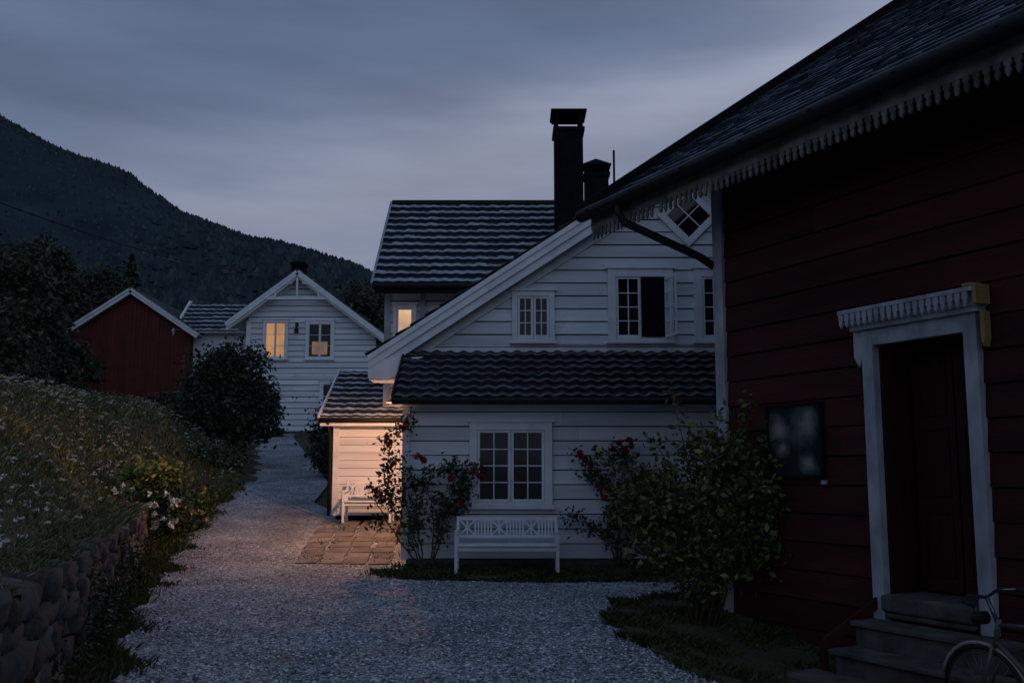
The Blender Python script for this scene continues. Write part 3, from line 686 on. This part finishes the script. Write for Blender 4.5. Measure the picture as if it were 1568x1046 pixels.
for i in range(50):
    y=random.uniform(6.5,20); x=float(xe(y)); b0=float(base(y))
    bl.append((x+random.uniform(.1,.3),y,b0+random.choice([.08,.15,.3]),.16,.35,random.uniform(.08,.18),130))
for i in range(14):
    y=random.uniform(7.8,14.5); bl.append((float(xe(y))+random.uniform(.22,.30),y,float(base(y))+random.uniform(.15,.6),.10,.28,.22,190))
foliage('wall_creeper',bl,.026,M_ivy,sw,per=25,spread=.3)
# short grass and herbs along the wall head, in patches
n=16000; y=5+rng.uniform(0,1,n)**1.2*16; off=rng.uniform(-.34,.16,n); k=(np.sin(y*3.7)+np.sin(y*8.3+2)+rng.normal(size=n)*.5)>-.5; y,off=y[k],off[k]; n=len(y); x=xe(y)+off
zt=hf(np.minimum(x,xe(y)-.14),y)-.015-.30*np.maximum(off,0)
blades('wall_top_grass',np.stack([x,y,zt],1),np.interp(y,[5,9,16],[.035,.065,.14]),.0016+.0005*y,M_mead,sw,lean=1.1)
bl=[]
for i in range(30):
    y=random.uniform(7.0,19); s_h=.35+.04*y
    bl.append((float(xe(y))+random.uniform(-.15,.14),y,float(base(y))+.93-max(0,(y-17)*.2),.12*s_h,.28*s_h,.08*s_h,90))
M_herb=leafmat('bank_herb_leaves',[(0,(.03,.042,.018)),(.6,(.065,.08,.032)),(.9,(.11,.09,.055)),(1,(.17,.10,.075))])
foliage('wall_top_herbs',bl,.020,M_herb,sw,per=18,spread=.3)

# ================================================================ FAR WHITE HOUSE
fw=empty('white_house')
Y0=45.0; px_,pz=-9.75,10.65; lx,lz,rx,rz_=-12.9,8.25,-5.75,7.65
S=Part()
lf=lambda z: max(-12.05,px_-(pz-.2-z)*(px_-lx)/(pz-lz)); rf=lambda z:min(-6.2,px_+(pz-.2-z)*(rx-px_)/(pz-rz_))
siding(S,(0,Y0,0),(1,0,0),(0,-1,0),lf,rf,3.5,10.35,.26,.045,gap=.03)
siding(S,(-12.05,0,0),(0,1,0),(-1,0,0),lambda z:Y0,lambda z:Y0+9,3.5,8.6,.26,.045,gap=.03)
obj('clapboard_siding',S,M_white,fw)
C=Part(); C.prism([(-12.04,2.6),(-6.21,2.6),(-6.21,7.9),(px_,10.4),(-12.04,8.6)],Y0+.002,Y0+9); obj('wall_core',C,M_shadow_gap,fw)
C=Part(); C.box(-12.0,-6.25,Y0-.03,Y0,2.6,3.5); obj('foundation',C,M_found,fw)
T2=Part()
for (ax,az) in ((lx,lz),(rx,rz_)):
    T2.beam((ax,Y0-.6,az),(px_,Y0-.6,pz),.06,.24); T2.beam((ax,Y0-.5,az-.16),(px_,Y0-.5,pz-.16),.05,.16)
    T2.beam((ax,Y0-.05,az-.02),(px_,Y0-.05,pz-.25),.05,.2)
T2.box(-12.12,-11.92,Y0-.06,Y0,3.5,8.5)
T2.box(-11.9,-6.2,Y0-.055,Y0,5.95,6.08)
T2.beam((px_-1.45,Y0-.55,pz-1.18),(px_+1.5,Y0-.55,pz-1.18),.06,.13); T2.beam((px_,Y0-.52,pz-.1),(px_,Y0-.52,pz-1.1),.08,.08)
for sd in (-1,1):
    T2.tube([(px_+sd*(.25+.75*math.sin(t)),Y0-.55,pz-1.1+.62*math.cos(t)) for t in np.linspace(0,math.pi/2,8)],.06,6)
obj('trim',T2,M_trim,fw)
for nm,(ax,az) in (('roof_west',(lx,lz)),('roof_east',(rx,rz_))):
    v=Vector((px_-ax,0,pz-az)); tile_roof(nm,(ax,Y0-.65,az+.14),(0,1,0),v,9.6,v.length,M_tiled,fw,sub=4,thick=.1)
C=Part(); C.box(-10.62,-9.98,47,47.6,9.5,11.70); C.box(-10.68,-9.92,46.94,47.66,11.55,11.68); obj('chimney',C,M_chim,fw)
window(fw,-11.35,-10.2,6.75,8.55,Y0-.04,sash=2,cols=1,rows=3,cas=.12,glass=M_lit,name='lit_window')
window(fw,-9.4,-8.1,6.75,8.5,Y0-.04,sash=2,cols=1,rows=3,cas=.12,name='window')
C=Part(); C.box(-9.1,-8.4,Y0-.085,Y0-.077,6.95,7.55); obj('lit_lower_panes',C,M_lit2,fw)
window(fw,-11.9,-10.9,3.95,5.3,Y0-.04,sash=2,cols=1,rows=3,cas=.12,name='window')
window(fw,-8.7,-7.4,3.9,5.75,Y0-.04,sash=2,cols=1,rows=3,cas=.12,name='window')
C=Part(); C.tube([(-9.77,Y0-.1,8.3),(-9.77,Y0-.35,8.35),(-9.77,Y0-.35,8.1)],.06,8); C.tube([(-9.77,Y0-.35,8.12),(-9.77,Y0-.35,7.9)],.1,8); obj('gable_lamp',C,M_black,fw)
S=Part(); S.box(-16.6,-12.0,50.5,55,4,8.9); obj('side_wing_walls',S,M_white,fw)
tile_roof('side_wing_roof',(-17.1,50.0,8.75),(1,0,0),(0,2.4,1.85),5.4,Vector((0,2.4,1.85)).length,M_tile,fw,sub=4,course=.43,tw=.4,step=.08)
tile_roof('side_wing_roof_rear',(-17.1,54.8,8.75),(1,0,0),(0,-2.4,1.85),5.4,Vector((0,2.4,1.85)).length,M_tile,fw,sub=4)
C=Part(); C.beam((-17.15,49.9,8.65),(-17.15,52.4,10.6),.1,.3); C.beam((-17.15,54.9,8.65),(-17.15,52.4,10.6),.1,.3); C.prismx([(50.5,8.8),(54.4,8.8),(52.4,10.3)],-16.6,-16.5); obj('side_wing_trim',C,M_trim,fw)

# ================================================================ RED BARN
rb=empty('red_barn')
px_,pz=-19.3,10.8
C=Part(); C.prism([(px_-3.0,3.5),(px_+3.0,3.5),(px_+3.0,8.6),(px_,10.6),(px_-3.0,8.6)],50.02,58); obj('walls',C,M_redbarn,rb)
C=Part(); x=px_-3
while x<px_+2.95:
    t=10.58-abs(x+.1-px_)*.667; C.box(x,x+.19,50-.02,50.02,3.5,t-.02); C.box(x+.17,x+.215,49.955,49.98,3.5,t-.05); x+=.2
obj('vertical_boards',C,M_redbarn,rb)
C=Part()
for sd in (-1,1):
    C.beam((px_+sd*3.5,49.6,pz-2.33),(px_,49.6,pz),.06,.30)
obj('barge_boards',C,M_trim,rb)
for nm,sd in (('roof_west',-1),('roof_east',1)):
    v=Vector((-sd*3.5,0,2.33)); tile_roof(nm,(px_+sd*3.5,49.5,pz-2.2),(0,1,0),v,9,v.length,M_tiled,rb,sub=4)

# ================================================================ TREES AND SHRUBS
M_tree=leafmat('dark_tree_leaves',[(0,(.014,.021,.014)),(.5,(.034,.048,.029)),(.85,(.065,.082,.045)),(1,(.10,.12,.06))],.7)
M_shrub=leafmat('shrub_leaves',[(0,(.014,.022,.013)),(.7,(.030,.045,.025)),(1,(.060,.078,.043))],.6)
def tree(name,x,y,H,R,n,size,m=M_tree,blobs=9,low=.25):
    z=float(hf(x,y))-.1; e=empty(name,(x,y,z)); P=Part(); bl=[]
    P.tube([(0,0,0),(.05*R,.03,H*.35),(-.04*R,0,H*.65),(0,.05,H*.92)],.035*H*.6,8,r2=.02)
    for i in range(blobs):
        a=random.uniform(0,6.28); t=random.uniform(low,.95); rr=R*(.75 if t<.7 else .4)*random.uniform(.35,1)
        c=(math.cos(a)*rr,math.sin(a)*rr,H*t); s=R*random.uniform(.32,.55)
        bl.append((*c,s,s,s*random.uniform(.7,1.1),n//blobs)); P.tube([(0,0,H*t*.55),(c[0]*.5,c[1]*.5,H*t*.82),c],.014*H*.5,6,r2=.01)
    bl.append((0,0,H*.85,R*.45,R*.45,H*.16,n//blobs))
    obj('trunk',P,M_bark,e,smooth=True); foliage('crown',bl,size,m,e,per=30,spread=.22)
def spruce(x,y,H,R,n=2600):
    z=float(hf(x,y)); e=empty('spruce_tree',(x,y,z)); P=Part(); P.tube([(0,0,0),(0,0,H*.95)],.02*H,8,r2=.02); obj('trunk',P,M_bark,e)
    t=rng.uniform(0.05,1,n)**1.0; tier=np.round(t*16)/16; a=rng.uniform(0,6.28,n); r=R*(1.02-tier)*rng.uniform(.1,1,n)*(1+.25*np.sin(a*5+tier*40))
    C=np.stack([np.cos(a)*r,np.sin(a)*r,H*tier-r*.35+rng.normal(size=n)*H*.012],1); V,F=leaves_at(C,H*.022); npmesh('needles',V,F,M_tree,e)
tree('birch_tree',-21.8,42,6.6,2.7,5600,.14)
tree('birch_tree',-19.6,36,4.3,2.2,5400,.12,low=.1)
tree('birch_tree',-26,46,8.0,3.0,5000,.16)
tree('birch_tree',-20.9,45.5,4.6,1.7,3600,.13,low=.1)
tree('birch_tree',-28.6,60,9.2,3.4,7000,.19,low=.15)
tree('birch_tree',-25.2,62,6.9,2.6,5000,.18,low=.15)
spruce(-28,72,9.6,2.9,3600); spruce(-30.4,74,8.4,2.6,3000); spruce(-42,76,13,3)
tree('maple_tree',-10.5,68,9.6,3.8,7000,.2); tree('maple_tree',-14,72,8.8,3.2,5500,.2); tree('maple_tree',-6.5,66,7.4,3.2,5500,.2)
P=[]
for i in range(26):
    x=-70+i*3.1+random.uniform(-1,1); y=random.uniform(95,125); H=random.uniform(6,10); z=float(hf(x,y))
    P.append((x,y,z+H*.5,2.6,2.6,H*.5,650))
foliage('distant_trees',P,.32,M_tree,per=25,spread=.22)
def shrub(name,x,y,bl,size,m,stems=7,zoff=0,per=38,spread=.16):
    z=float(hf(x,y))+zoff; e=empty(name,(x,y,z)); P=Part()
    for i in range(stems):
        b=random.choice(bl); a=random.uniform(0,6.28)
        P.tube([(.12*math.cos(a),.12*math.sin(a),-.1),(b[0]*.4+.1*math.cos(a),b[1]*.4,b[2]*.5),(b[0]+random.uniform(-.4,.4)*b[3],b[1],b[2]+b[5]*.6)],.018,6,r2=.006)
    obj('stems',P,M_stem,e,smooth=True); foliage('leaves',bl,size,m,e,per=per,spread=spread,zmin=.02); return e
shrub('large_shrub',-9.15,32,[(0,0,1.2,1.4,1.2,1.2,5600),(.3,0,2.5,.9,1,.8,2800),(-.5,0,2.3,.9,1,.8,2600),(-1,.1,.8,.8,.8,.8,1800),(1.0,.1,1.2,.65,.7,.9,1800)],.085,M_shrub,per=26,spread=.2)
shrub('low_shrub',-12.6,37,[(0,0,.5,1.0,.9,.5,1800)],.08,M_shrub)
shrub('low_shrub',-6.2,35,[(0,0,.9,.8,1.0,1.0,2600),(.6,.5,1.5,.7,1,.9,2000)],.085,M_shrub,per=26,spread=.2)
shrub('low_shrub',-5.3,30.2,[(0,0,.5,.6,1.2,.6,2200),(.5,0,.8,.6,.8,.7,1600)],.075,M_shrub,per=26,spread=.2)
shrub('low_shrub',-10.4,43.5,[(0,0,.3,.5,.4,.3,700)],.07,M_shrub)
M_yl=leafmat('yellow_green_leaves',[(0,(.05,.07,.02)),(.5,(.15,.17,.035)),(1,(.34,.34,.07))])
M_dg=leafmat('dark_green_leaves',[(0,(.018,.028,.012)),(.7,(.05,.07,.025)),(1,(.10,.12,.045))])
fs=shrub('flowering_shrub',-6.95,19.6,[(0,0,.5,.7,.7,.5,2600),(.2,.3,.85,.5,.5,.4,900),(-.3,-.6,.4,.45,.5,.35,1100),(.3,1.3,.4,.4,.7,.4,1200)],.055,M_dg,per=22,spread=.22)
P_=blob_pts([(-.2,.2,1.25,.5,.5,.30,1300)],25,.25); V,F=leaves_at(P_,.06); npmesh('yellow_leaves',V,F,M_yl,fs)
dots('white_blooms',np.stack([rng.uniform(-.5,.7,38),rng.uniform(-.9,-.3,38),rng.uniform(.25,1.05,38)],1),.05,M_wf,fs,9)
M_pf=leafmat('pink_petals',[(0,(.40,.22,.20)),(1,(.6,.4,.36))])
dots('pink_blooms',np.stack([rng.uniform(.3,.8,14),rng.uniform(-.6,1,14),rng.uniform(.3,1.0,14)],1),.035,M_pf,fs,8)
shrub('bank_shrub',-7.15,23.5,[(-.2,0,.25,.4,1.6,.3,2000),(-.3,2.5,.25,.4,1.8,.3,1700)],.05,M_dg,per=20,spread=.25)
shrub('bank_shrub',-8.1,28.5,[(-.3,0,.3,.5,2.0,.35,2200)],.06,M_dg,per=20,spread=.25)

# roses
M_rl=leafmat('rose_leaves',[(0,(.012,.022,.012)),(.6,(.035,.055,.025)),(1,(.075,.10,.04))],.5)
M_rl2=leafmat('rose_bush_leaves',[(0,(.018,.03,.012)),(.5,(.05,.075,.025)),(.8,(.10,.13,.04)),(1,(.20,.22,.07))],.5)
M_rose=leafmat('red_rose_petals',[(0,(.11,.008,.012)),(.7,(.25,.013,.022)),(1,(.36,.026,.035))],.6)
def roses(e,pts,r=.072):
    C=[];
    for p in pts: 
        d=unit(38)*rng.uniform(.3,1,38)[:,None]*r*random.uniform(.65,1.15); C.append(np.array(p)+d)
    V,F=leaves_at(np.concatenate(C),r*.5); npmesh('rose_blooms',V,F,M_rose,e)
def climber(x,y,paths,size,nper,flowers,m=M_rl,z0=None):
    z=float(hf(x,y)) if z0 is None else z0; e=empty('climbing_rose',(x,y,z)); P=Part(); pts=[]
    for q in paths:
        q=[Vector(a) for a in q]; fine=[]
        for i in range(len(q)-1):
            for t in np.linspace(0,1,7,endpoint=False): fine.append(q[i].lerp(q[i+1],t)+Vector((random.uniform(-.02,.02),random.uniform(-.02,.02),0)))
        fine.append(q[-1]); P.tube(fine,.016,6,r2=.005)
        for f in fine:
            if f.z>.5: 
                k=int(nper*random.choice([.1,.4,.9,1.8])); c=np.array(f)+rng.normal(size=3)*np.array([.09,.05,.08]); pts.append(c+rng.normal(size=(k,3))*np.array([.08,.06,.07]))
    obj('stems',P,M_stem,e,smooth=True); V,F=leaves_at(np.concatenate(pts),size); npmesh('leaves',V,F,m,e); roses(e,flowers); return e
climber(-1.45,16.7,[[(0,0,0),(-.25,0,.5),(-.5,0,1.0),(-.7,0,1.5),(-.55,0,2.1),(-.35,.0,2.5)],[(0,0,0),(-.2,.0,.7),(-.35,0,1.3),(-.45,0,2.0)],
  [(0,0,0),(-.45,0,.55),(-.8,0,1.1),(-.75,0,1.4)],[(.1,0,0),(.3,0,.6),(.35,0,1.1),(.6,0,1.55),(.8,-.02,1.62)],[(.1,0,0),(.15,0,.8),(.05,0,1.4),(.25,0,1.75)],[(.1,0,0),(.28,0,.9),(.6,0,1.2),(.5,0,1.8)],
  [(0,0,0),(-.1,0,.7),(-.15,0,1.2),(-.25,0,1.6)]],.044,24,
  [(-.62,-.2,2.18),(-.58,-.2,2.08),(-.3,-.2,2.42),(-.36,-.2,2.33),(-.72,-.2,1.25),(-.66,-.2,1.16),(-.1,-.2,1.86),(0,-.2,1.80),(.45,-.2,1.5),(.82,-.2,1.62),(.92,-.2,1.54),(.95,-.2,1.65),(-.8,-.2,1.32),(-.5,-.2,1.75),(.62,-.2,1.1)])
climber(1.72,16.75,[[(0,0,0),(.05,0,.7),(-.1,0,1.3),(-.4,0,1.75),(-.55,0,1.85)],[(0,0,0),(.1,0,.8),(.1,0,1.5),(.2,0,2.0)],[(0,0,0),(-.1,0,.6),(-.35,0,.75),(-.7,0,.80)],[(.1,0,0),(.35,0,.7),(.7,0,1.0),(1.2,0,.9)],
  [(0,0,0),(.25,0,1.0),(.5,0,1.5),(.85,0,1.6),(1.3,0,1.5)],[(.1,0,0),(.0,0,1.0),(-.05,0,1.7),(.0,0,1.95)]],.044,22,
  [(-.60,-.2,1.9),(-.52,-.2,1.82),(-.3,-.2,1.88),(-.35,-.2,1.98),(-.05,-.2,1.98),(.05,-.2,2.08),(.15,-.2,1.95),(.22,-.2,2.13),(.25,-.2,2.03),(-.1,-.2,1.8),(-.2,-.2,1.2),(-.25,-.2,1.3),(0,-.2,1.35),(.1,-.2,.9),(.6,-.2,1.25),(.33,-.2,1.88),(-.42,-.2,1.72)])
rbush=shrub('rose_bush',2.15,11.35,[(-.05,0,1.1,.64,.5,.55,2200),(-.62,-.1,1.38,.42,.4,.38,1100),(.45,0,1.5,.46,.4,.55,1300),(0,0,.6,.38,.4,.35,600),(.5,.1,1.0,.38,.4,.5,800),(-.35,0,.95,.55,.4,.4,1000),(.15,0,1.85,.36,.3,.3,500),(.7,-.1,1.55,.3,.3,.5,450)],.044,M_rl2,stems=22,per=13,spread=.2)
P=Part();pts=[]
for (a,b,c) in ((-.35,0,2.65),(-.1,.1,2.2),(.55,0,2.45),(-1.1,-.1,1.85),(.85,0,2.2),(.25,.1,2.35),(-1.05,0,1.25),(-.55,0,2.05),(.95,0,1.6),(.95,0,1.2),(-.8,0,1.75)):
    q=[Vector((0,0,.8)).lerp(Vector((a,b,c)),t)+Vector((0,0,.15*math.sin(t*3.1))) for t in np.linspace(0,1,8)]; P.tube(q,.01,5,r2=.003)
    for f in q[3:]: pts.append(np.array(f)+rng.normal(size=(16,3))*.06)
obj('shoots',P,M_stem,rbush); V,F=leaves_at(np.concatenate(pts),.042); npmesh('shoot_leaves',V,F,M_rl2,rbush)

# ================================================================ MOUNTAIN
rx_=np.array([-2200,-1200,-700,-560,-481,-418,-356,-334,-305,-247,-201,-141,-123,-98,-40,60,200,500,1200]); rz2=np.array([760,620,430,375,336,302,279,260,238,216,203,186,177,163,140,100,60,40,30])
xs=np.concatenate([np.linspace(-2200,-720,30),np.linspace(-700,260,190),np.linspace(280,1200,16)]); ts=np.concatenate([np.linspace(0,1,56),1+np.linspace(.05,.6,8)])
XX,TT=np.meshgrid(xs,ts,indexing='ij'); rzv=np.interp(XX,rx_,rz2)
YY=280+TT*620; prof=np.where(TT<=1,.30*TT+.70*TT**1.5,1-(TT-1)*1.2)
NZ=np.array([[mn.fractal(Vector((x*.008,y*.006,3.1)),1.0,2.1,6) for y in YY[i]] for i,x in enumerate(xs)])
ZZ=10+(rzv-10)*prof+NZ*26*np.clip(TT*(1.03-TT)*5,0,1)+NZ*3
V=np.stack([XX,YY,ZZ],-1).reshape(-1,3);a,b=XX.shape;I=np.arange(a*b).reshape(a,b)
F=np.stack([I[:-1,:-1],I[1:,:-1],I[1:,1:],I[:-1,1:]],-1).reshape(-1,4)
M_mtn=mat('haze_tinted_slope',(.036,.058,.068),(.018,.030,.040),scale=.02,rough=1,bump=.8,bscale=.15,detail=10,bdist=4,spec=.1)  # bluish haze is mixed into the slope colour
mtn=npmesh('mountain',V,F,M_mtn,smooth=True)
n=26000
i=rng.integers(0,len(xs)-1,n); w1=(xs[i]>-700)&(xs[i]<250); i=i[w1]; n=len(i)
tq=rng.uniform(0,1,n)**.7; tq[:n//5]=rng.uniform(.985,1.0,n//5)
fi=rng.uniform(0,1,n); tj=np.interp(tq,ts,np.arange(len(ts))); j=np.clip(tj.astype(int),0,len(ts)-2); fj=tj-j
def bil(A): return (A[i,j]*(1-fi)+A[i+1,j]*fi)*(1-fj)+(A[i,j+1]*(1-fi)+A[i+1,j+1]*fi)*fj
C=np.stack([bil(XX),bil(YY),bil(ZZ)],1)
H=rng.uniform(1.8,4.6,n)*np.interp(C[:,0],[-480,-330,-280,-100],[.6,.7,1.3,1.8]); R=H*rng.uniform(.4,.75,n)
th=np.linspace(0,2*math.pi,6)[:-1]
ringv=np.stack([C[:,None,0]+R[:,None]*np.cos(th),C[:,None,1]+R[:,None]*np.sin(th),np.repeat((C[:,2]-1)[:,None],5,1)],-1)
top=np.stack([C[:,0],C[:,1],C[:,2]+H],-1)[:,None,:]
V=np.concatenate([ringv,top],1).reshape(-1,3)
fb=np.array([[k,(k+1)%5,5] for k in range(5)]); F=(fb[None]+(np.arange(n)*6)[:,None,None]).reshape(-1,3)
M_for=leafmat('distant_conifers',[(0,(.014,.023,.028)),(.6,(.030,.046,.050)),(1,(.058,.078,.076))],1)
npmesh('mountain_forest',V,F,M_for)

# power line
P=Part(); A=Vector((-14.5,25,9.0));B=Vector((-9.8,46.5,10.9))
P.tube([A.lerp(B,t)+Vector((0,0,-.6*math.sin(math.pi*max(0,min(1,t))))) for t in np.linspace(-.6,1,34)],.02,5)
obj('power_line',P,M_black)

# ================================================================ SKY AND LIGHT
w=bpy.data.worlds.new('World'); scene.world=w; w.use_nodes=True; nt=w.node_tree; bg=nt.nodes['Background']
SUN_EL=rad(28); SUN_AZ=rad(155)
tc=nt.nodes.new('ShaderNodeTexCoord'); sep=nt.nodes.new('ShaderNodeSeparateXYZ'); link(nt,tc.outputs['Generated'],sep.inputs[0])
def math_(op,a,b):
    m=nt.nodes.new('ShaderNodeMath'); m.operation=op
    for k,v in enumerate((a,b)):
        if isinstance(v,(int,float)): m.inputs[k].default_value=v
        else: link(nt,v,m.inputs[k])
    return m.outputs[0]
def cloudnoise(scale,sz,det,loc=(0,0,0)):
    mp=nt.nodes.new('ShaderNodeMapping'); mp.inputs['Scale'].default_value=(1.0,1.0,sz); mp.inputs['Rotation'].default_value=(0,rad(12),0); mp.inputs['Location'].default_value=loc; link(nt,tc.outputs['Generated'],mp.inputs[0])
    n1=nt.nodes.new('ShaderNodeTexNoise'); n1.inputs['Scale'].default_value=scale; n1.inputs['Detail'].default_value=det; n1.inputs['Roughness'].default_value=.5; link(nt,mp.outputs[0],n1.inputs['Vector']); return n1.outputs['Fac']
c1=cloudnoise(1.6,6,4); c2=cloudnoise(2.6,5.5,5,(3,1,0))
zz=math_('ADD',sep.outputs['Z'],math_('MULTIPLY',math_('SUBTRACT',c1,.5),.24))
tilt=math_('MULTIPLY',math_('MULTIPLY',sep.outputs['X'],-.26),math_('MAXIMUM',sep.outputs['Y'],0.0))
zz=math_('ADD',zz,tilt)
rp=ramp(nt,[(0,(.024,.034,.053)),(.03,(.175,.205,.295)),(.20,(.178,.206,.300)),(.25,(.195,.222,.315)),(.305,(.290,.315,.410)),(.36,(.158,.190,.280)),(.44,(.098,.134,.214)),(.6,(.098,.140,.230)),(1,(.106,.155,.265))],zz)
rp.color_ramp.interpolation='B_SPLINE'
mr=nt.nodes.new('ShaderNodeMapRange'); mr.inputs['From Min'].default_value=.25; mr.inputs['From Max'].default_value=-.7; mr.inputs['To Min'].default_value=1.08; mr.inputs['To Max'].default_value=1.28; link(nt,sep.outputs['Y'],mr.inputs[0])
m2=nt.nodes.new('ShaderNodeMapRange'); m2.inputs['From Min'].default_value=.3; m2.inputs['From Max'].default_value=.7; m2.inputs['To Min'].default_value=.84; m2.inputs['To Max'].default_value=1.20; link(nt,c2,m2.inputs[0])
fc=math_('MULTIPLY',mr.outputs[0],m2.outputs[0])
vm=nt.nodes.new('ShaderNodeVectorMath'); vm.operation='SCALE'; link(nt,rp.outputs[0],vm.inputs[0]); link(nt,fc,vm.inputs['Scale'])
sk=nt.nodes.new('ShaderNodeTexSky'); sk.sky_type='NISHITA'; sk.sun_disc=False; sk.sun_elevation=SUN_EL; sk.sun_rotation=SUN_AZ
vs=nt.nodes.new('ShaderNodeVectorMath'); vs.operation='SCALE'; link(nt,sk.outputs[0],vs.inputs[0]); vs.inputs['Scale'].default_value=.0012
va=nt.nodes.new('ShaderNodeVectorMath'); va.operation='ADD'; link(nt,vm.outputs[0],va.inputs[0]); link(nt,vs.outputs[0],va.inputs[1])
link(nt,va.outputs[0],bg.inputs['Color']); bg.inputs['Strength'].default_value=1.0
sl_=bpy.data.lights.new('sun','SUN'); sl_.energy=.11; sl_.angle=rad(45); sl_.color=(.68,.84,1.0)
so_=bpy.data.objects.new('sun',sl_); COL.objects.link(so_)
dv=Vector((math.sin(SUN_AZ)*math.cos(SUN_EL),math.cos(SUN_AZ)*math.cos(SUN_EL),math.sin(SUN_EL)))
so_.rotation_euler=dv.to_track_quat('Z','Y').to_euler()

# ================================================================ CAMERA
cd=bpy.data.cameras.new('camera'); cd.lens=35; cd.sensor_width=36; cd.clip_end=5000; cd.clip_start=.05
cam=bpy.data.objects.new('camera',cd); cam.location=(0,0,1.6); cam.rotation_euler=(rad(97.55),0,0); COL.objects.link(cam); scene.camera=cam
scene.view_settings.view_transform='Standard'; scene.view_settings.look='None'; scene.view_settings.exposure=0
